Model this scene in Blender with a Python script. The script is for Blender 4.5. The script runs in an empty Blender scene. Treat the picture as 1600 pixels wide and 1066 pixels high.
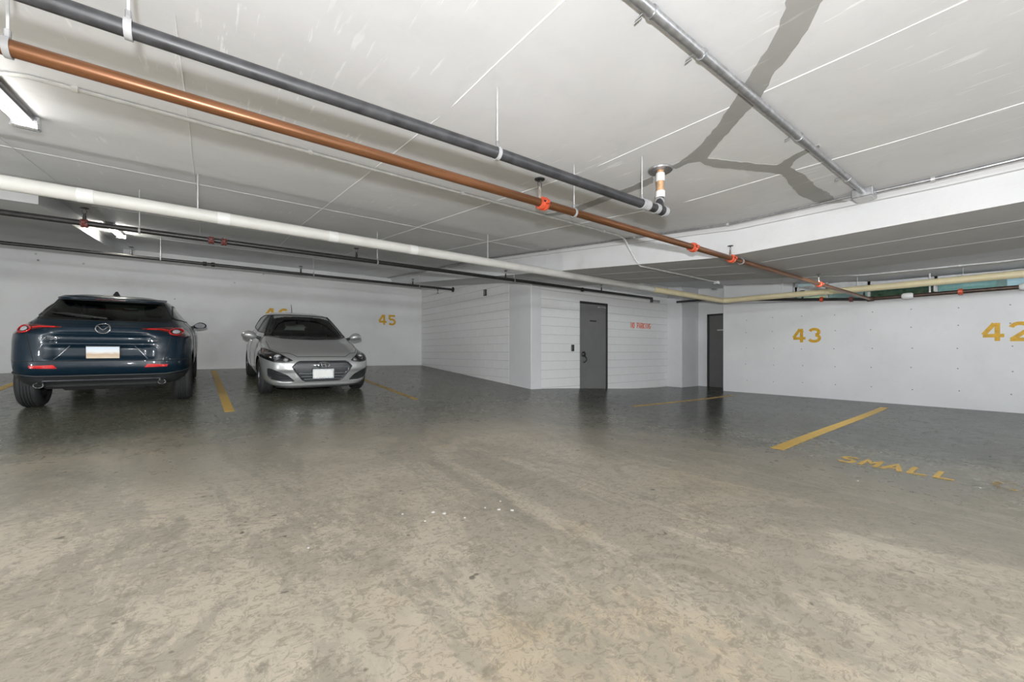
import bpy, bmesh, math, random
import numpy as np
from mathutils import Vector, Matrix
from mathutils.bvhtree import BVHTree
random.seed(4)
scn = bpy.context.scene
COL = scn.collection
PI = math.pi

def lin(r, g, b):
    f = lambda c: (c/255/12.92) if c/255 <= .04045 else ((c/255+.055)/1.055)**2.4
    return (f(r), f(g), f(b), 1)

# ------------------------------------------------------------------ camera, light, exposure
cam = bpy.data.cameras.new('camera')
cam.sensor_width = 36; cam.sensor_fit = 'HORIZONTAL'
cam.lens = 632/1600*36
cam.shift_y = 17/1600
cam.clip_start = .02
camo = bpy.data.objects.new('camera', cam); COL.objects.link(camo)
camo.location = (0, 0, .84)
camo.rotation_euler = (PI/2, 0, -math.atan2(.6, .8))
scn.camera = camo
scn.view_settings.view_transform = 'Standard'
scn.view_settings.look = 'None'
scn.view_settings.gamma = 1
scn.view_settings.use_curve_mapping = False
scn.view_settings.exposure = 0.22
scn.cycles.use_denoising = True
scn.cycles.max_bounces = 10
scn.cycles.diffuse_bounces = 6
scn.cycles.sample_clamp_indirect = 6
scn.cycles.caustics_reflective = False
scn.cycles.caustics_refractive = False

world = bpy.data.worlds.new('daylight'); scn.world = world
world.use_nodes = True
bg = world.node_tree.nodes['Background']
bg.inputs['Color'].default_value = (.75, .86, 1, 1)
bg.inputs['Strength'].default_value = 1.1

def light(name, kind, loc, power, color=(1, 1, 1), size=None, rot=(0, 0, 0), size_y=None):
    l = bpy.data.lights.new(name, kind); l.energy = power; l.color = color
    if kind == 'AREA':
        l.shape = 'RECTANGLE'; l.size = size; l.size_y = size_y or size
    elif size: l.shadow_soft_size = size
    o = bpy.data.objects.new(name, l); COL.objects.link(o)
    o.location = loc; o.rotation_euler = rot
    return o
# flash on the camera
fl = light('camera_flash', 'SPOT', (-.07, -.13, 1.07), 104, (.96, .975, 1), .035)   # the flash head is tilted up at the slab
fl.data.spot_size = math.radians(174); fl.data.spot_blend = .25
fl.data.use_nodes = True        # linear falloff, slower than a bare bulb, set to even out the ceiling light
fn_ = fl.data.node_tree.nodes; fo = fn_.new('ShaderNodeLightFalloff'); fo.inputs['Strength'].default_value = 1
fl.data.node_tree.links.new(fo.outputs['Linear'], fn_['Emission'].inputs['Strength'])
fl.rotation_euler = Vector((.45, .6, 1.6)).to_track_quat('-Z', 'Y').to_euler()
# unseen fill lamps added to brighten the aisle, the right bay and the left stalls
COOL = (.91, .96, 1)
for x, y, z, p in [(-5.5, -2.6, 1.9, 190), (-1.2, -3.6, 1.9, 270), (3.6, -3.4, 1.9, 220), (-3.6, 3.0, 2.1, 110),
                   (-2.6, -9.0, .8, 330), (3.4, -9.5, .8, 330), (8.9, -7.5, 1.3, 140), (8.9, -1.9, 1.9, 25), (-4.4, 4.6, .5, 120), (-6.8, 10.8, 2.4, 20),
                   (7.0, 1.2, 2.13, 50)]:
    light('fill_lamp', 'POINT', (x, y, z), p, COOL, .08)

# ------------------------------------------------------------------ node materials
class N:
    def __init__(s, name):
        s.m = bpy.data.materials.new(name); s.m.use_nodes = True
        s.t = s.m.node_tree; s.b = s.t.nodes['Principled BSDF']; s.o = s.t.nodes['Material Output']
        s.tc = None
    def n(s, t, **k):
        x = s.t.nodes.new(t)
        for a, v in k.items(): setattr(x, a, v)
        return x
    def l(s, a, b): s.t.links.new(a, b)
    def co(s, scale=(1, 1, 1), rot=(0, 0, 0), loc=(0, 0, 0)):
        if not s.tc: s.tc = s.n('ShaderNodeTexCoord')
        mp = s.n('ShaderNodeMapping'); mp.inputs['Scale'].default_value = scale
        mp.inputs['Rotation'].default_value = rot; mp.inputs['Location'].default_value = loc
        s.l(s.tc.outputs['Object'], mp.inputs['Vector']); return mp.outputs['Vector']
    def noise(s, sc, det=4, rough=.55, v=None, dist=0):
        x = s.n('ShaderNodeTexNoise'); x.inputs['Scale'].default_value = sc
        x.inputs['Detail'].default_value = det; x.inputs['Roughness'].default_value = rough
        x.inputs['Distortion'].default_value = dist
        s.l(v or s.co(), x.inputs['Vector']); return x.outputs['Fac']
    def ramp(s, f, stops, interp='LINEAR'):
        r = s.n('ShaderNodeValToRGB'); r.color_ramp.interpolation = interp
        e = r.color_ramp.elements
        while len(e) < len(stops): e.new(.5)
        for q, (p, c) in zip(e, stops):
            q.position = p; q.color = c if len(c) == 4 else (*c, 1)
        s.l(f, r.inputs['Fac']); return r.outputs['Color']
    def val(s, f, p0, v0, p1, v1):
        r = s.n('ShaderNodeMapRange'); r.clamp = True
        for k, v in zip(('From Min', 'From Max', 'To Min', 'To Max'), (p0, p1, v0, v1)): r.inputs[k].default_value = v
        s.l(f, r.inputs['Value']); return r.outputs['Result']
    def mix(s, f, a, b, mode='MIX'):
        x = s.n('ShaderNodeMix', data_type='RGBA', blend_type=mode)
        for k, v in ((0, f), (6, a), (7, b)):
            if hasattr(v, 'links'): s.l(v, x.inputs[k])
            else: x.inputs[k].default_value = v
        return x.outputs[2]
    def math(s, op, a, b=0.):
        x = s.n('ShaderNodeMath', operation=op)
        for i, v in enumerate((a, b)):
            if hasattr(v, 'links'): s.l(v, x.inputs[i])
            else: x.inputs[i].default_value = v
        return x.outputs[0]
    def bump(s, h, st, d=.01):
        x = s.n('ShaderNodeBump'); x.inputs['Strength'].default_value = st; x.inputs['Distance'].default_value = d
        s.l(h, x.inputs['Height']); s.l(x.outputs['Normal'], s.b.inputs['Normal'])
    def set(s, **k):
        for a, v in k.items():
            i = s.b.inputs[a.replace('_', ' ')]
            if hasattr(v, 'links'): s.l(v, i)
            else: i.default_value = v
        return s

def plain(name, c, rough=.5, metal=0., var=.12, sc=14, coat=0., bump=0.):
    g = N(name)
    c = tuple(c[:3])
    n = g.noise(sc)
    lo = (*[v*(1-var) for v in c], 1); hi = (*[min(1, v*(1+var)) for v in c], 1)
    g.set(Base_Color=g.ramp(n, [(.3, lo), (.7, hi)]), Roughness=g.val(n, .3, rough*.9, .7, min(1, rough*1.1)), Metallic=metal, Coat_Weight=coat, Coat_Roughness=.05)
    if bump: g.bump(g.noise(sc*4), bump, .004)
    return g.m

def painted_concrete(name, c, holes=None, seams=False, streak=False, blotch=.10, bump=.25):
    g = N(name); c = c[:3]
    n1 = g.noise(.55, 5, .6); n2 = g.noise(5, 6, .65); n3 = g.noise(38, 3, .6)
    lo = (*[v*(1-blotch) for v in c], 1); hi = (*[min(1, v*(1+blotch*.5)) for v in c], 1)
    col = g.ramp(n1, [(.3, lo), (.68, hi)])
    col = g.mix(g.val(n2, .55, 0, .8, .22), col, (*[v*.72 for v in c], 1))
    if streak:      # roller and lap marks in the paint
        st = g.noise(3.0, 4, .6, g.co((9, .9, 1), (0, 0, .12)))
        st2 = g.noise(.9, 3, .5, g.co((1, 1, 1), (0, 0, 0), (8, 8, 1)))
        col = g.mix(g.math('MULTIPLY', g.val(st, .62, 0, .66, .8), g.val(st2, .48, 0, .6, 1)), col, (*[min(1, v*1.2) for v in c], 1))
        pa = g.noise(1.6, 6, .75, g.co((1, 1, 1), (0, 0, 0), (3, 7, 1)))
        col = g.mix(g.val(pa, .52, 0, .66, .16), col, (*[v*.78 for v in c], 1))
    if holes:       # bug holes and chips left in the cast face
        v = g.n('ShaderNodeTexVoronoi'); v.inputs['Scale'].default_value = holes
        g.l(g.co(), v.inputs['Vector'])
        spot = g.val(v.outputs['Distance'], .035, 1, .09, 0)
        sel = g.val(v.outputs['Color'], .55, 0, .6, 1)
        sep = g.n('ShaderNodeSeparateColor'); g.l(v.outputs['Color'], sep.inputs['Color'])
        sel = g.val(sep.outputs['Red'], .70, 0, .74, 1)
        sm = g.math('MULTIPLY', spot, sel)
        sm = g.math('MULTIPLY', sm, .75)
        col = g.mix(sm, col, (.09, .09, .085, 1))
    g.set(Base_Color=col, Roughness=g.val(n2, .3, .5, .7, .66), Specular_IOR_Level=.35)
    g.bump(g.math('ADD', n3, g.math('MULTIPLY', n2, 1.4)), .09 if streak else bump, .006)
    return g.m

def floor_mat():
    g = N('worn_concrete_floor')
    sx = g.n('ShaderNodeSeparateXYZ')
    g.co(); g.l(g.tc.outputs['Object'], sx.inputs[0])
    wob = g.noise(.45, 6, .62)
    # the sealed, oil-darkened bays against the dusty worn aisle
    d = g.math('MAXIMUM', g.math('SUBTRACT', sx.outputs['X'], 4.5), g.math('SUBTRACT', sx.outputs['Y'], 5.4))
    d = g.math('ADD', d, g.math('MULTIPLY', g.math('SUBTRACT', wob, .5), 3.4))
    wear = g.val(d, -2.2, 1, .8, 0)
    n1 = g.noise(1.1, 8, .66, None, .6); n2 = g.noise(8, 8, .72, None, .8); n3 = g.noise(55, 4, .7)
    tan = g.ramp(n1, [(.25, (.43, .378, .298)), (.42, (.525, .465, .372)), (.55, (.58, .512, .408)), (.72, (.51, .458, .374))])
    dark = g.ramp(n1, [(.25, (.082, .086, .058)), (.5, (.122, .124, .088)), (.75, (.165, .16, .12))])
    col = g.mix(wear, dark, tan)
    # ochre film in places
    och = g.noise(.7, 5, .6, g.co((1, 1, 1), (0, 0, 0), (11, 4, 0)))
    col = g.mix(g.math('MULTIPLY', g.val(och, .55, 0, .66, .55), wear), col, (.50, .385, .235, 1))
    # grey tyre film, drawn out along the aisle and broken up at its ragged edges
    film = g.noise(1.0, 10, .74, g.co((.95, .32, 1), (0, 0, -.25), (4, 1, 0)), 1.1)
    flake = g.noise(13, 6, .8, g.co((1.7, .8, 1), (0, 0, .15)), .8)
    fm = g.math('ADD', film, g.math('MULTIPLY', g.math('SUBTRACT', flake, .5), .42))
    col = g.mix(g.val(fm, .475, 0, .54, .62), col, g.mix(wear, (.10, .10, .075, 1), (.235, .215, .175, 1)))
    # broader clouds of dirt
    blot = g.noise(2.1, 9, .72, g.co((1, .8, 1), (0, 0, .5), (7, 7, 0)), 1.3)
    col = g.mix(g.val(blot, .50, 0, .60, .42), col, g.mix(wear, (.075, .078, .056, 1), (.21, .185, .145, 1)))
    col = g.mix(g.val(blot, .46, .34, .38, 0), col, g.mix(wear, (.185, .182, .15, 1), (.56, .50, .405, 1)))
    # fine worm-like pitting
    mot = g.noise(19, 8, .8, g.co((1, 1.4, 1), (0, 0, .6), (1, 1, 0)), 1.2)
    col = g.mix(g.math('MULTIPLY', g.val(mot, .51, 0, .57, .5), g.val(wear, 0, .2, 1, 1)), col, g.mix(wear, (.09, .09, .068, 1), (.20, .168, .125, 1)))
    # pale drag marks
    pale = g.noise(1.0, 9, .7, g.co((5.5, .5, 1), (0, 0, -.2), (2, 9, 0)), .7)
    col = g.mix(g.val(pale, .60, 0, .68, .55), col, g.mix(wear, (.21, .205, .17, 1), (.60, .55, .46, 1)))
    pit = g.noise(6.5, 3, .6, g.co((1, 1, 1), (0, 0, 0), (3, 3, 0)))
    col = g.mix(g.val(pit, .70, 0, .73, .7), col, (.10, .088, .07, 1))
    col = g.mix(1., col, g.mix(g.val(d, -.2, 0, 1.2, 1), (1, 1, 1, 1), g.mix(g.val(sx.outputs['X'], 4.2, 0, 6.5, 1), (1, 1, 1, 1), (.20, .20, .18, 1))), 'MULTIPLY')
    rough = g.val(n2, .3, .0, .7, .13)
    rough = g.math('ADD', rough, g.val(wear, 0, .19, 1, .30))
    g.set(Base_Color=col, Roughness=rough, Specular_IOR_Level=g.val(sx.outputs['X'], 3.6, .48, 5.5, .2))
    g.bump(g.math('ADD', n2, g.math('MULTIPLY', n3, .5)), .035, .006)
    return g.m

def floor_paint(name, c, worn):
    g = N(name)
    n = g.noise(16, 6, .75); n2 = g.noise(3, 3, .6)
    keep = g.val(g.math('ADD', n, g.math('MULTIPLY', n2, .5)), worn, 0, worn+.12, 1)
    g.set(Base_Color=g.ramp(n, [(.3, (c[0]*.8, c[1]*.8, c[2]*.8)), (.7, c)]), Roughness=.5, Alpha=keep)
    return g.m

def thin_glass(name, tint, trans=.5):
    g = N(name)
    tr = g.n('ShaderNodeBsdfTransparent'); tr.inputs['Color'].default_value = (*tint, 1)
    gl = g.n('ShaderNodeBsdfGlossy'); gl.inputs['Roughness'].default_value = .02
    fr = g.n('ShaderNodeFresnel'); fr.inputs['IOR'].default_value = 1.5
    mx = g.n('ShaderNodeMixShader')
    g.l(g.math('ADD', fr.outputs[0], .03), mx.inputs[0]); g.l(tr.outputs[0], mx.inputs[1]); g.l(gl.outputs[0], mx.inputs[2])
    g.l(mx.outputs[0], g.o.inputs['Surface']); g.t.nodes.remove(g.b)
    return g.m

def car_paint(name, c, metal, rough, inner=(.02, .02, .02, 1), coat=1.):
    g = N(name)
    fl = g.noise(900, 2, .5)
    geo = g.n('ShaderNodeNewGeometry')
    base = g.ramp(fl, [(.3, tuple(v*.88 for v in c[:3])), (.7, tuple(min(1, v*1.12) for v in c[:3]))])
    g.set(Base_Color=g.mix(geo.outputs['Backfacing'], base, inner), Metallic=metal, Roughness=rough, Coat_Weight=coat, Coat_Roughness=.04, Specular_IOR_Level=.5 if coat == 1. else .25)
    return g.m

def emit(name, c, s):
    g = N(name)
    g.set(Base_Color=(.9, .9, .9, 1), Emission_Color=c, Emission_Strength=s)
    return g.m

WHITE = (.70, .70, .70)
M = dict(
    floor=floor_mat(),
    ceil=painted_concrete('painted_slab', (.79, .793, .81), streak=True),
    beam=painted_concrete('painted_beam', (.64, .64, .645), blotch=.07),
    wall=painted_concrete('painted_cast_wall', (.65, .648, .642), holes=3.2),
    wallr=painted_concrete('painted_cast_wall_right', (.68, .678, .676), holes=2.6),
    block=painted_concrete('painted_block', (.76, .757, .75)),
    joint=plain('block_joint', (.44, .44, .435), .8),
    ridge=plain('joint_ridge_paint', (.78, .78, .78), .6, bump=.3),
    seal=painted_concrete('grey_crack_sealant', (.42, .415, .405), streak=True, blotch=.2),
    yellow=floor_paint('yellow_floor_paint', (.74, .47, .09), .36),
    yfaint=floor_paint('faint_yellow_floor_paint', (.58, .38, .10), .60),
    yfade=floor_paint('faded_yellow_floor_paint', (.58, .38, .10), .70),
    ywall=plain('yellow_stencil_paint', (.56, .315, .015), .6, var=.2),
    red=plain('orange_red_letter', (.80, .17, .09), .6),
    black_pipe=plain('black_abs', (.035, .035, .038), .42, var=.45, sc=18),
    copper=None,
    pipe_blk=plain('black_steel', (.022, .021, .021), .38, var=.3),
    brown=plain('brown_steel_pipe', (.06, .034, .024), .4, .3, var=.4),
    orange=plain('orange_red_coupling', (.58, .085, .035), .38, var=.25),
    maroon=plain('maroon_coupling', (.16, .045, .04), .45),
    white_pipe=plain('white_pipe_jacket', (.60, .59, .555), .5, var=.05, sc=6),
    tape=plain('white_tape', (.70, .70, .68), .5, var=.03),
    cream=plain('cream_pipe_jacket', (.76, .66, .42), .5, var=.06, sc=6),
    galv=plain('galvanised_steel', (.42, .42, .43), .4, .8, var=.2, sc=30),
    zinc=plain('painted_white_conduit', (.63, .63, .625), .45, .1),
    rod=plain('threaded_rod', (.62, .62, .62), .4, .5),
    strap=plain('plastic_strap', (.36, .36, .365), .5), riser=plain('bare_copper_riser', (.62, .36, .20), .4, .3, var=.35, sc=30),
    brass=plain('chrome_sprinkler', (.5, .45, .4), .25, .9),
    darkst=plain('dark_steel', (.05, .05, .05), .4, .5),
    door=plain('grey_door_paint', (.150, .150, .146), .55, var=.08, sc=3),
    door2=plain('dark_grey_door_paint', (.105, .105, .10), .55, var=.08, sc=3),
    frame=plain('dark_door_frame', (.018, .017, .016), .5),
    blackp=plain('black_plastic', (.018, .018, .018), .42),
    clad=plain('black_cladding', (.025, .027, .028), .55),
    rubber=plain('tyre_rubber', (.022, .022, .023), .72, bump=.3, sc=40),
    alloy=plain('alloy_rim', (.42, .43, .44), .3, .9),
    dkalloy=plain('dark_alloy', (.10, .10, .11), .35, .8),
    chrome=plain('chrome', (.85, .86, .88), .08, 1., var=.03),
    satin=plain('satin_silver', (.62, .64, .66), .28, .9),
    navy=car_paint('navy_paint', (.002, .012, .023), .0, .35, coat=.5),
    silver=car_paint('silver_paint', (.50, .505, .50), .55, .33),
    glass=thin_glass('car_glass', (.76, .83, .79)),
    dglass=thin_glass('privacy_glass', (.70, .84, .70)),
    wglass=thin_glass('window_glass', (.86, .93, .90)),
    lens=thin_glass('headlamp_lens', (.92, .92, .92)),
    redlens=plain('dark_red_lens', (.10, .007, .006), .08, var=.2, coat=1.),
    redref=plain('red_reflector', (.60, .012, .014), .15, coat=1.),
    amber=plain('amber_reflector', (.70, .16, .02), .2, coat=1.),
    lampw=plain('lamp_white', (.85, .85, .88), .12, .4),
    grille=plain('grille_black', (.03, .033, .035), .35, coat=.4),
    bar=plain('grey_grille_bar', (.09, .095, .10), .35, .4),
    seat=plain('charcoal_seat_fabric', (.035, .035, .036), .85),
    plate=None, paper=plain('white_scrap', (.85, .85, .83), .7, var=.04),
    sill=plain('grey_sill', (.36, .355, .38), .7),
    hedge=plain('hedge_leaves', (.018, .06, .022), .6, var=.6, sc=20),
    planter=plain('pale_planter', (.85, .80, .48), .8),
    tealw=plain('teal_panel', (.24, .38, .36), .4),
    bluew=plain('pale_blue_panel', (.60, .68, .75), .4, var=.25, sc=2),
    greyw=plain('grey_outside_panel', (.28, .33, .30), .7),
    dark=plain('soot_dark', (.015, .015, .015), .8),
    lamp=emit('lamp_tube', (1, .965, .85, 1), 50), lamp2=emit('dim_lamp_tube', (1, .98, .94, 1), 10),
    dull_grey=plain('dull_dark_grey', (.20, .20, .20), .8),
    label_d=plain('dark_label', (.03, .03, .03), .5), label_l=plain('pale_label', (.4, .4, .39), .5),
)
g = N('copper_paint')
n = g.noise(3, 6, .7, g.co((.35, 6, 6)))
g.set(Base_Color=g.ramp(n, [(.3, (.085, .036, .014)), (.5, (.17, .072, .029)), (.68, (.27, .115, .055))]), Metallic=.45, Roughness=.33)
M['copper'] = g.m
g = N('blurred_licence_plate')
sx = g.n('ShaderNodeSeparateXYZ'); g.co(); g.l(g.tc.outputs['Object'], sx.inputs[0])
wv = g.math('ADD', sx.outputs['Z'], g.math('MULTIPLY', g.noise(9, 2), .05))
g.set(Base_Color=g.ramp(g.val(wv, .60, 0, .78, 1), [(0, (.7, .7, .72)), (.25, (.62, .5, .36)), (.5, (.5, .36, .24)), (.7, (.72, .72, .72)), (1, (.6, .68, .76))]), Roughness=.4)
M['plate'] = g.m

# ------------------------------------------------------------------ mesh helpers
class MB:
    def __init__(s): s.v = []; s.f = []
    def add(s, vs, fs):
        k = len(s.v); s.v += [tuple(p) for p in vs]; s.f += [tuple(i+k for i in f) for f in fs]; return s
    def box(s, a, b):
        (x0, y0, z0), (x1, y1, z1) = a, b
        return s.add([(x0, y0, z0), (x1, y0, z0), (x1, y1, z0), (x0, y1, z0), (x0, y0, z1), (x1, y0, z1), (x1, y1, z1), (x0, y1, z1)],
                     [(3, 2, 1, 0), (4, 5, 6, 7), (0, 1, 5, 4), (1, 2, 6, 5), (2, 3, 7, 6), (3, 0, 4, 7)])
    def rbox(s, a, b, r):
        """box with chamfered edges"""
        a, b = Vector(a), Vector(b); c = (a+b)/2; h = (b-a)/2
        vs = []; idx = {}
        for sx in (-1, 1):
            for sy in (-1, 1):
                for sz in (-1, 1):
                    for ax in range(3):
                        p = [sx*(h.x-r), sy*(h.y-r), sz*(h.z-r)]
                        p[ax] += (sx, sy, sz)[ax]*r
                        idx[sx, sy, sz, ax] = len(vs); vs.append(c+Vector(p))
        fs = []
        for ax in range(3):
            o = [i for i in range(3) if i != ax]
            for sg in (-1, 1):
                q = []
                for u, v in ((-1, -1), (1, -1), (1, 1), (-1, 1)):
                    k = [0, 0, 0]; k[ax] = sg; k[o[0]] = u; k[o[1]] = v
                    q.append(idx[k[0], k[1], k[2], ax])
                fs.append(q)
        for ax in range(3):
            o = [i for i in range(3) if i != ax]
            for u in (-1, 1):
                for v in (-1, 1):
                    q = []
                    for w, a2 in ((-1, o[0]), (1, o[0]), (1, o[1]), (-1, o[1])):
                        k = [0, 0, 0]; k[ax] = w; k[o[0]] = u; k[o[1]] = v
                        q.append(idx[k[0], k[1], k[2], a2])
                    fs.append(q)
        for sx in (-1, 1):
            for sy in (-1, 1):
                for sz in (-1, 1): fs.append([idx[sx, sy, sz, i] for i in range(3)])
        return s.add(vs, fs)
    def tube(s, pts, r, n=12, cap=True):
        pts = [Vector(p) for p in pts]; rs = r if hasattr(r, '__len__') else [r]*len(pts)
        T = []
        for i in range(len(pts)):
            t = (pts[min(i+1, len(pts)-1)]-pts[max(i-1, 0)])
            T.append(t.normalized() if t.length > 1e-9 else Vector((0, 0, 1)))
        up = Vector((0, 0, 1)) if abs(T[0].z) < .9 else Vector((1, 0, 0))
        u = T[0].cross(up).normalized(); vs = []
        for i, p in enumerate(pts):
            u = (u - T[i]*u.dot(T[i])).normalized(); w = T[i].cross(u)
            sc = 1.
            if 0 < i < len(pts)-1:
                a = (pts[i]-pts[i-1]).normalized(); c = a.dot(T[i]); sc = 1/max(.5, c)
            for k in range(n):
                an = 2*PI*k/n; vs.append(p+(u*math.cos(an)+w*math.sin(an))*rs[i]*(1 if sc == 1 else (1+(sc-1)*.5)))
        fs = []
        for i in range(len(pts)-1):
            for k in range(n):
                k2 = (k+1) % n; fs.append((i*n+k, i*n+k2, (i+1)*n+k2, (i+1)*n+k))
        if cap: fs += [tuple(range(n))[::-1], tuple((len(pts)-1)*n+k for k in range(n))]
        return s.add(vs, fs)
    def lathe(s, prof, origin, axis, n=24, cap=True):
        """prof: (t along axis, radius)"""
        ax = Vector(axis).normalized(); o = Vector(origin)
        u = ax.cross(Vector((0, 0, 1)) if abs(ax.z) < .9 else Vector((1, 0, 0))).normalized(); w = ax.cross(u)
        vs = [o+ax*t+(u*math.cos(2*PI*k/n)+w*math.sin(2*PI*k/n))*r for t, r in prof for k in range(n)]
        fs = [(i*n+k, i*n+(k+1) % n, (i+1)*n+(k+1) % n, (i+1)*n+k) for i in range(len(prof)-1) for k in range(n)]
        if cap: fs += [tuple(range(n))[::-1], tuple((len(prof)-1)*n+k for k in range(n))]
        return s.add(vs, fs)
    def prism(s, poly, fn, d):
        """poly in 2D; fn(u,v,depth) -> 3D"""
        n = len(poly)
        vs = [fn(u, v, 0) for u, v in poly]+[fn(u, v, d) for u, v in poly]
        return s.add(vs, [tuple(range(n)), tuple(range(n, 2*n))[::-1]]+[(i, i+n, (i+1) % n+n, (i+1) % n) for i in range(n)])
    def build(s, name, mat, parent=None, smooth=False, loc=None):
        me = bpy.data.meshes.new(name); me.from_pydata(s.v, [], s.f); me.update()
        bm = bmesh.new(); bm.from_mesh(me); bmesh.ops.recalc_face_normals(bm, faces=bm.faces)
        if smooth:
            for f in bm.faces: f.smooth = True
            for e in bm.edges:
                if len(e.link_faces) == 2 and e.calc_face_angle(0) > .75: e.smooth = False
        bm.to_mesh(me); bm.free()
        me.materials.append(M[mat] if isinstance(mat, str) else mat)
        o = bpy.data.objects.new(name, me); COL.objects.link(o)
        if parent: o.parent = parent
        if loc is not None: o.location = loc
        return o

def empty(name, loc=(0, 0, 0), rot=(0, 0, 0)):
    o = bpy.data.objects.new(name, None); COL.objects.link(o); o.location = loc; o.rotation_euler = rot
    o.empty_display_size = .1; return o
def tag(o, label, cat, group=None):
    o['label'] = label; o['category'] = cat
    if group: o['group'] = group
    return o
def struct(o, label=None):
    o['kind'] = 'structure'
    if label: o['label'] = label
    return o

# ------------------------------------------------------------------ the slabs: floor and ceiling fall away from the rear wall
def S(t): t = min(1, max(0, t)); return t*t*(3-2*t)
def ramp_up(b):
    t = b-4.7
    return 0 if t < -.6 else ((t+.6)**2/2.4 if t < .6 else t)
def F(a, b): return -.12-.08*S((a-4)/6)+.066*ramp_up(b)*(1-S((a-5.72)/5))
def C(b): return float(np.interp(b, [.5, 2.1, 6.8, 12.7], [2.2, 2.24, 2.743, 3.19]))
def B(b): return float(np.interp(b, [-16, 2.3, 12.7], [1.92, 1.925, 3.0]))
RA, RB = 11.0, 12.7           # right wall, rear wall
GA, GB = 5.72, 6.93           # block walls
X0, X1, Y0, Y1 = -9.0, 13.0, -15.0, RB

def grid(name, mat, xs, ys, fz, flip=False):
    vs = [(x, y, fz(x, y)) for y in ys for x in xs]; nx = len(xs)
    fs = [(j*nx+i, j*nx+i+1, (j+1)*nx+i+1, (j+1)*nx+i) for j in range(len(ys)-1) for i in range(nx-1)]
    if flip: fs = [f[::-1] for f in fs]
    me = bpy.data.meshes.new(name); me.from_pydata(vs, [], fs); me.materials.append(M[mat])
    for p in me.polygons: p.use_smooth = True
    o = bpy.data.objects.new(name, me); COL.objects.link(o); return o
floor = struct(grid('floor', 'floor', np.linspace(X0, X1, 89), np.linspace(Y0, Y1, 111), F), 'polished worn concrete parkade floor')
ceiling = struct(grid('ceiling', 'ceil', [X0, 4.9], sorted({*np.linspace(Y0, Y1, 42), .5, 2.1, 6.8}), lambda x, y: C(y), True), 'white painted concrete slab ceiling')
ceiling_right = grid('upper_slab', 'ceil', [6.7, 11.35], sorted({*np.linspace(Y0, Y1, 42), .5, 2.1, 6.8}), lambda x, y: C(y)+.06, True)
ceiling_right.parent = ceiling
grid('upper_slab', 'ceil', [11.35, 12.3], [4.9, 6.8, Y1], lambda x, y: C(y)+.06, True).parent = ceiling

def slab_strip(name, x0, x1, y0, y1, zb, zt, mat, n=40):
    """a long box along Y whose bottom and top follow the slopes"""
    ys = sorted({*np.linspace(y0, y1, n), *[y for y in (.5, 2.1, 2.3, 6.8) if y0 < y < y1]}); m = MB(); k = len(ys)
    vs = [];
    for y in ys: vs += [(x0, y, zb(y)), (x1, y, zb(y)), (x1, y, zt(y)), (x0, y, zt(y))]
    fs = [(0, 1, 2, 3), ((k-1)*4+3, (k-1)*4+2, (k-1)*4+1, (k-1)*4)]
    for i in range(k-1):
        for q in range(4): fs.append((i*4+q, (i+1)*4+q, (i+1)*4+(q+1) % 4, i*4+(q+1) % 4))
    return m.add(vs, fs).build(name, mat)
struct(slab_strip('ceiling_beam', 4.7, 6.8, Y0, Y1, B, lambda y: C(y)+.3, 'beam'), 'wide white painted concrete beam across the parkade')
struct(slab_strip('trim_1', 4.66, 4.7, Y0, Y1, lambda y: C(y)-.045, lambda y: C(y)+.02, 'beam'), 'stepped lip along the top of the beam')
struct(slab_strip('trim_2', X0, -1.56, 6.96, Y1, lambda y: 2.53+(y-6.96)*.088, lambda y: C(y)+.3, 'beam'), 'dropped slab over the left rear stalls')

# walls
def wallbox(name, a, b, mat, label): return struct(MB().box(a, b).build(name, mat), label)
wallbox('wall_rear', (X0, RB, -.4), (GA+.3, RB+.2, 3.6), 'wall', 'white painted cast concrete rear wall')
wallbox('wall_left', (X0-.2, Y0, -.4), (X0, RB, 3.6), 'wall', 'white painted cast concrete left wall')
wallbox('wall_front', (X0, Y0-.2, -.4), (X1, Y0, 3.6), 'wall', 'white painted wall behind the photographer')
SILL = 1.93
def wall_top(y): return SILL+.057*max(0, y-2.2)
wr = struct(slab_strip('wall_right', RA, RA+.22, Y0, 5.26, lambda y: -.5, wall_top, 'wallr'), 'white painted cast concrete wall on the right with tie holes')
MB().box((RA+.02, 3.66, SILL+.03), (RA+.20, 5.26, 2.75)).build('upper_wall', 'wallr', wr)
# form tie holes in the right wall: rows of shallow cones with a flat dark face for the hollow
m = MB()
for i, y in enumerate(np.arange(-.2, 5.2, .61)):
    for z in (.12, .52, .92, 1.32, 1.66):
        c = (RA-.001, y+random.uniform(-.02, .02), z+random.uniform(-.02, .02))
        m.lathe([(0, .011), (.004, .010), (.012, .004)], c, (1, 0, 0), 8)
h = m.build('tie_hole', 'dull_grey', wr); h['kind'] = 'stuff'
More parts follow.
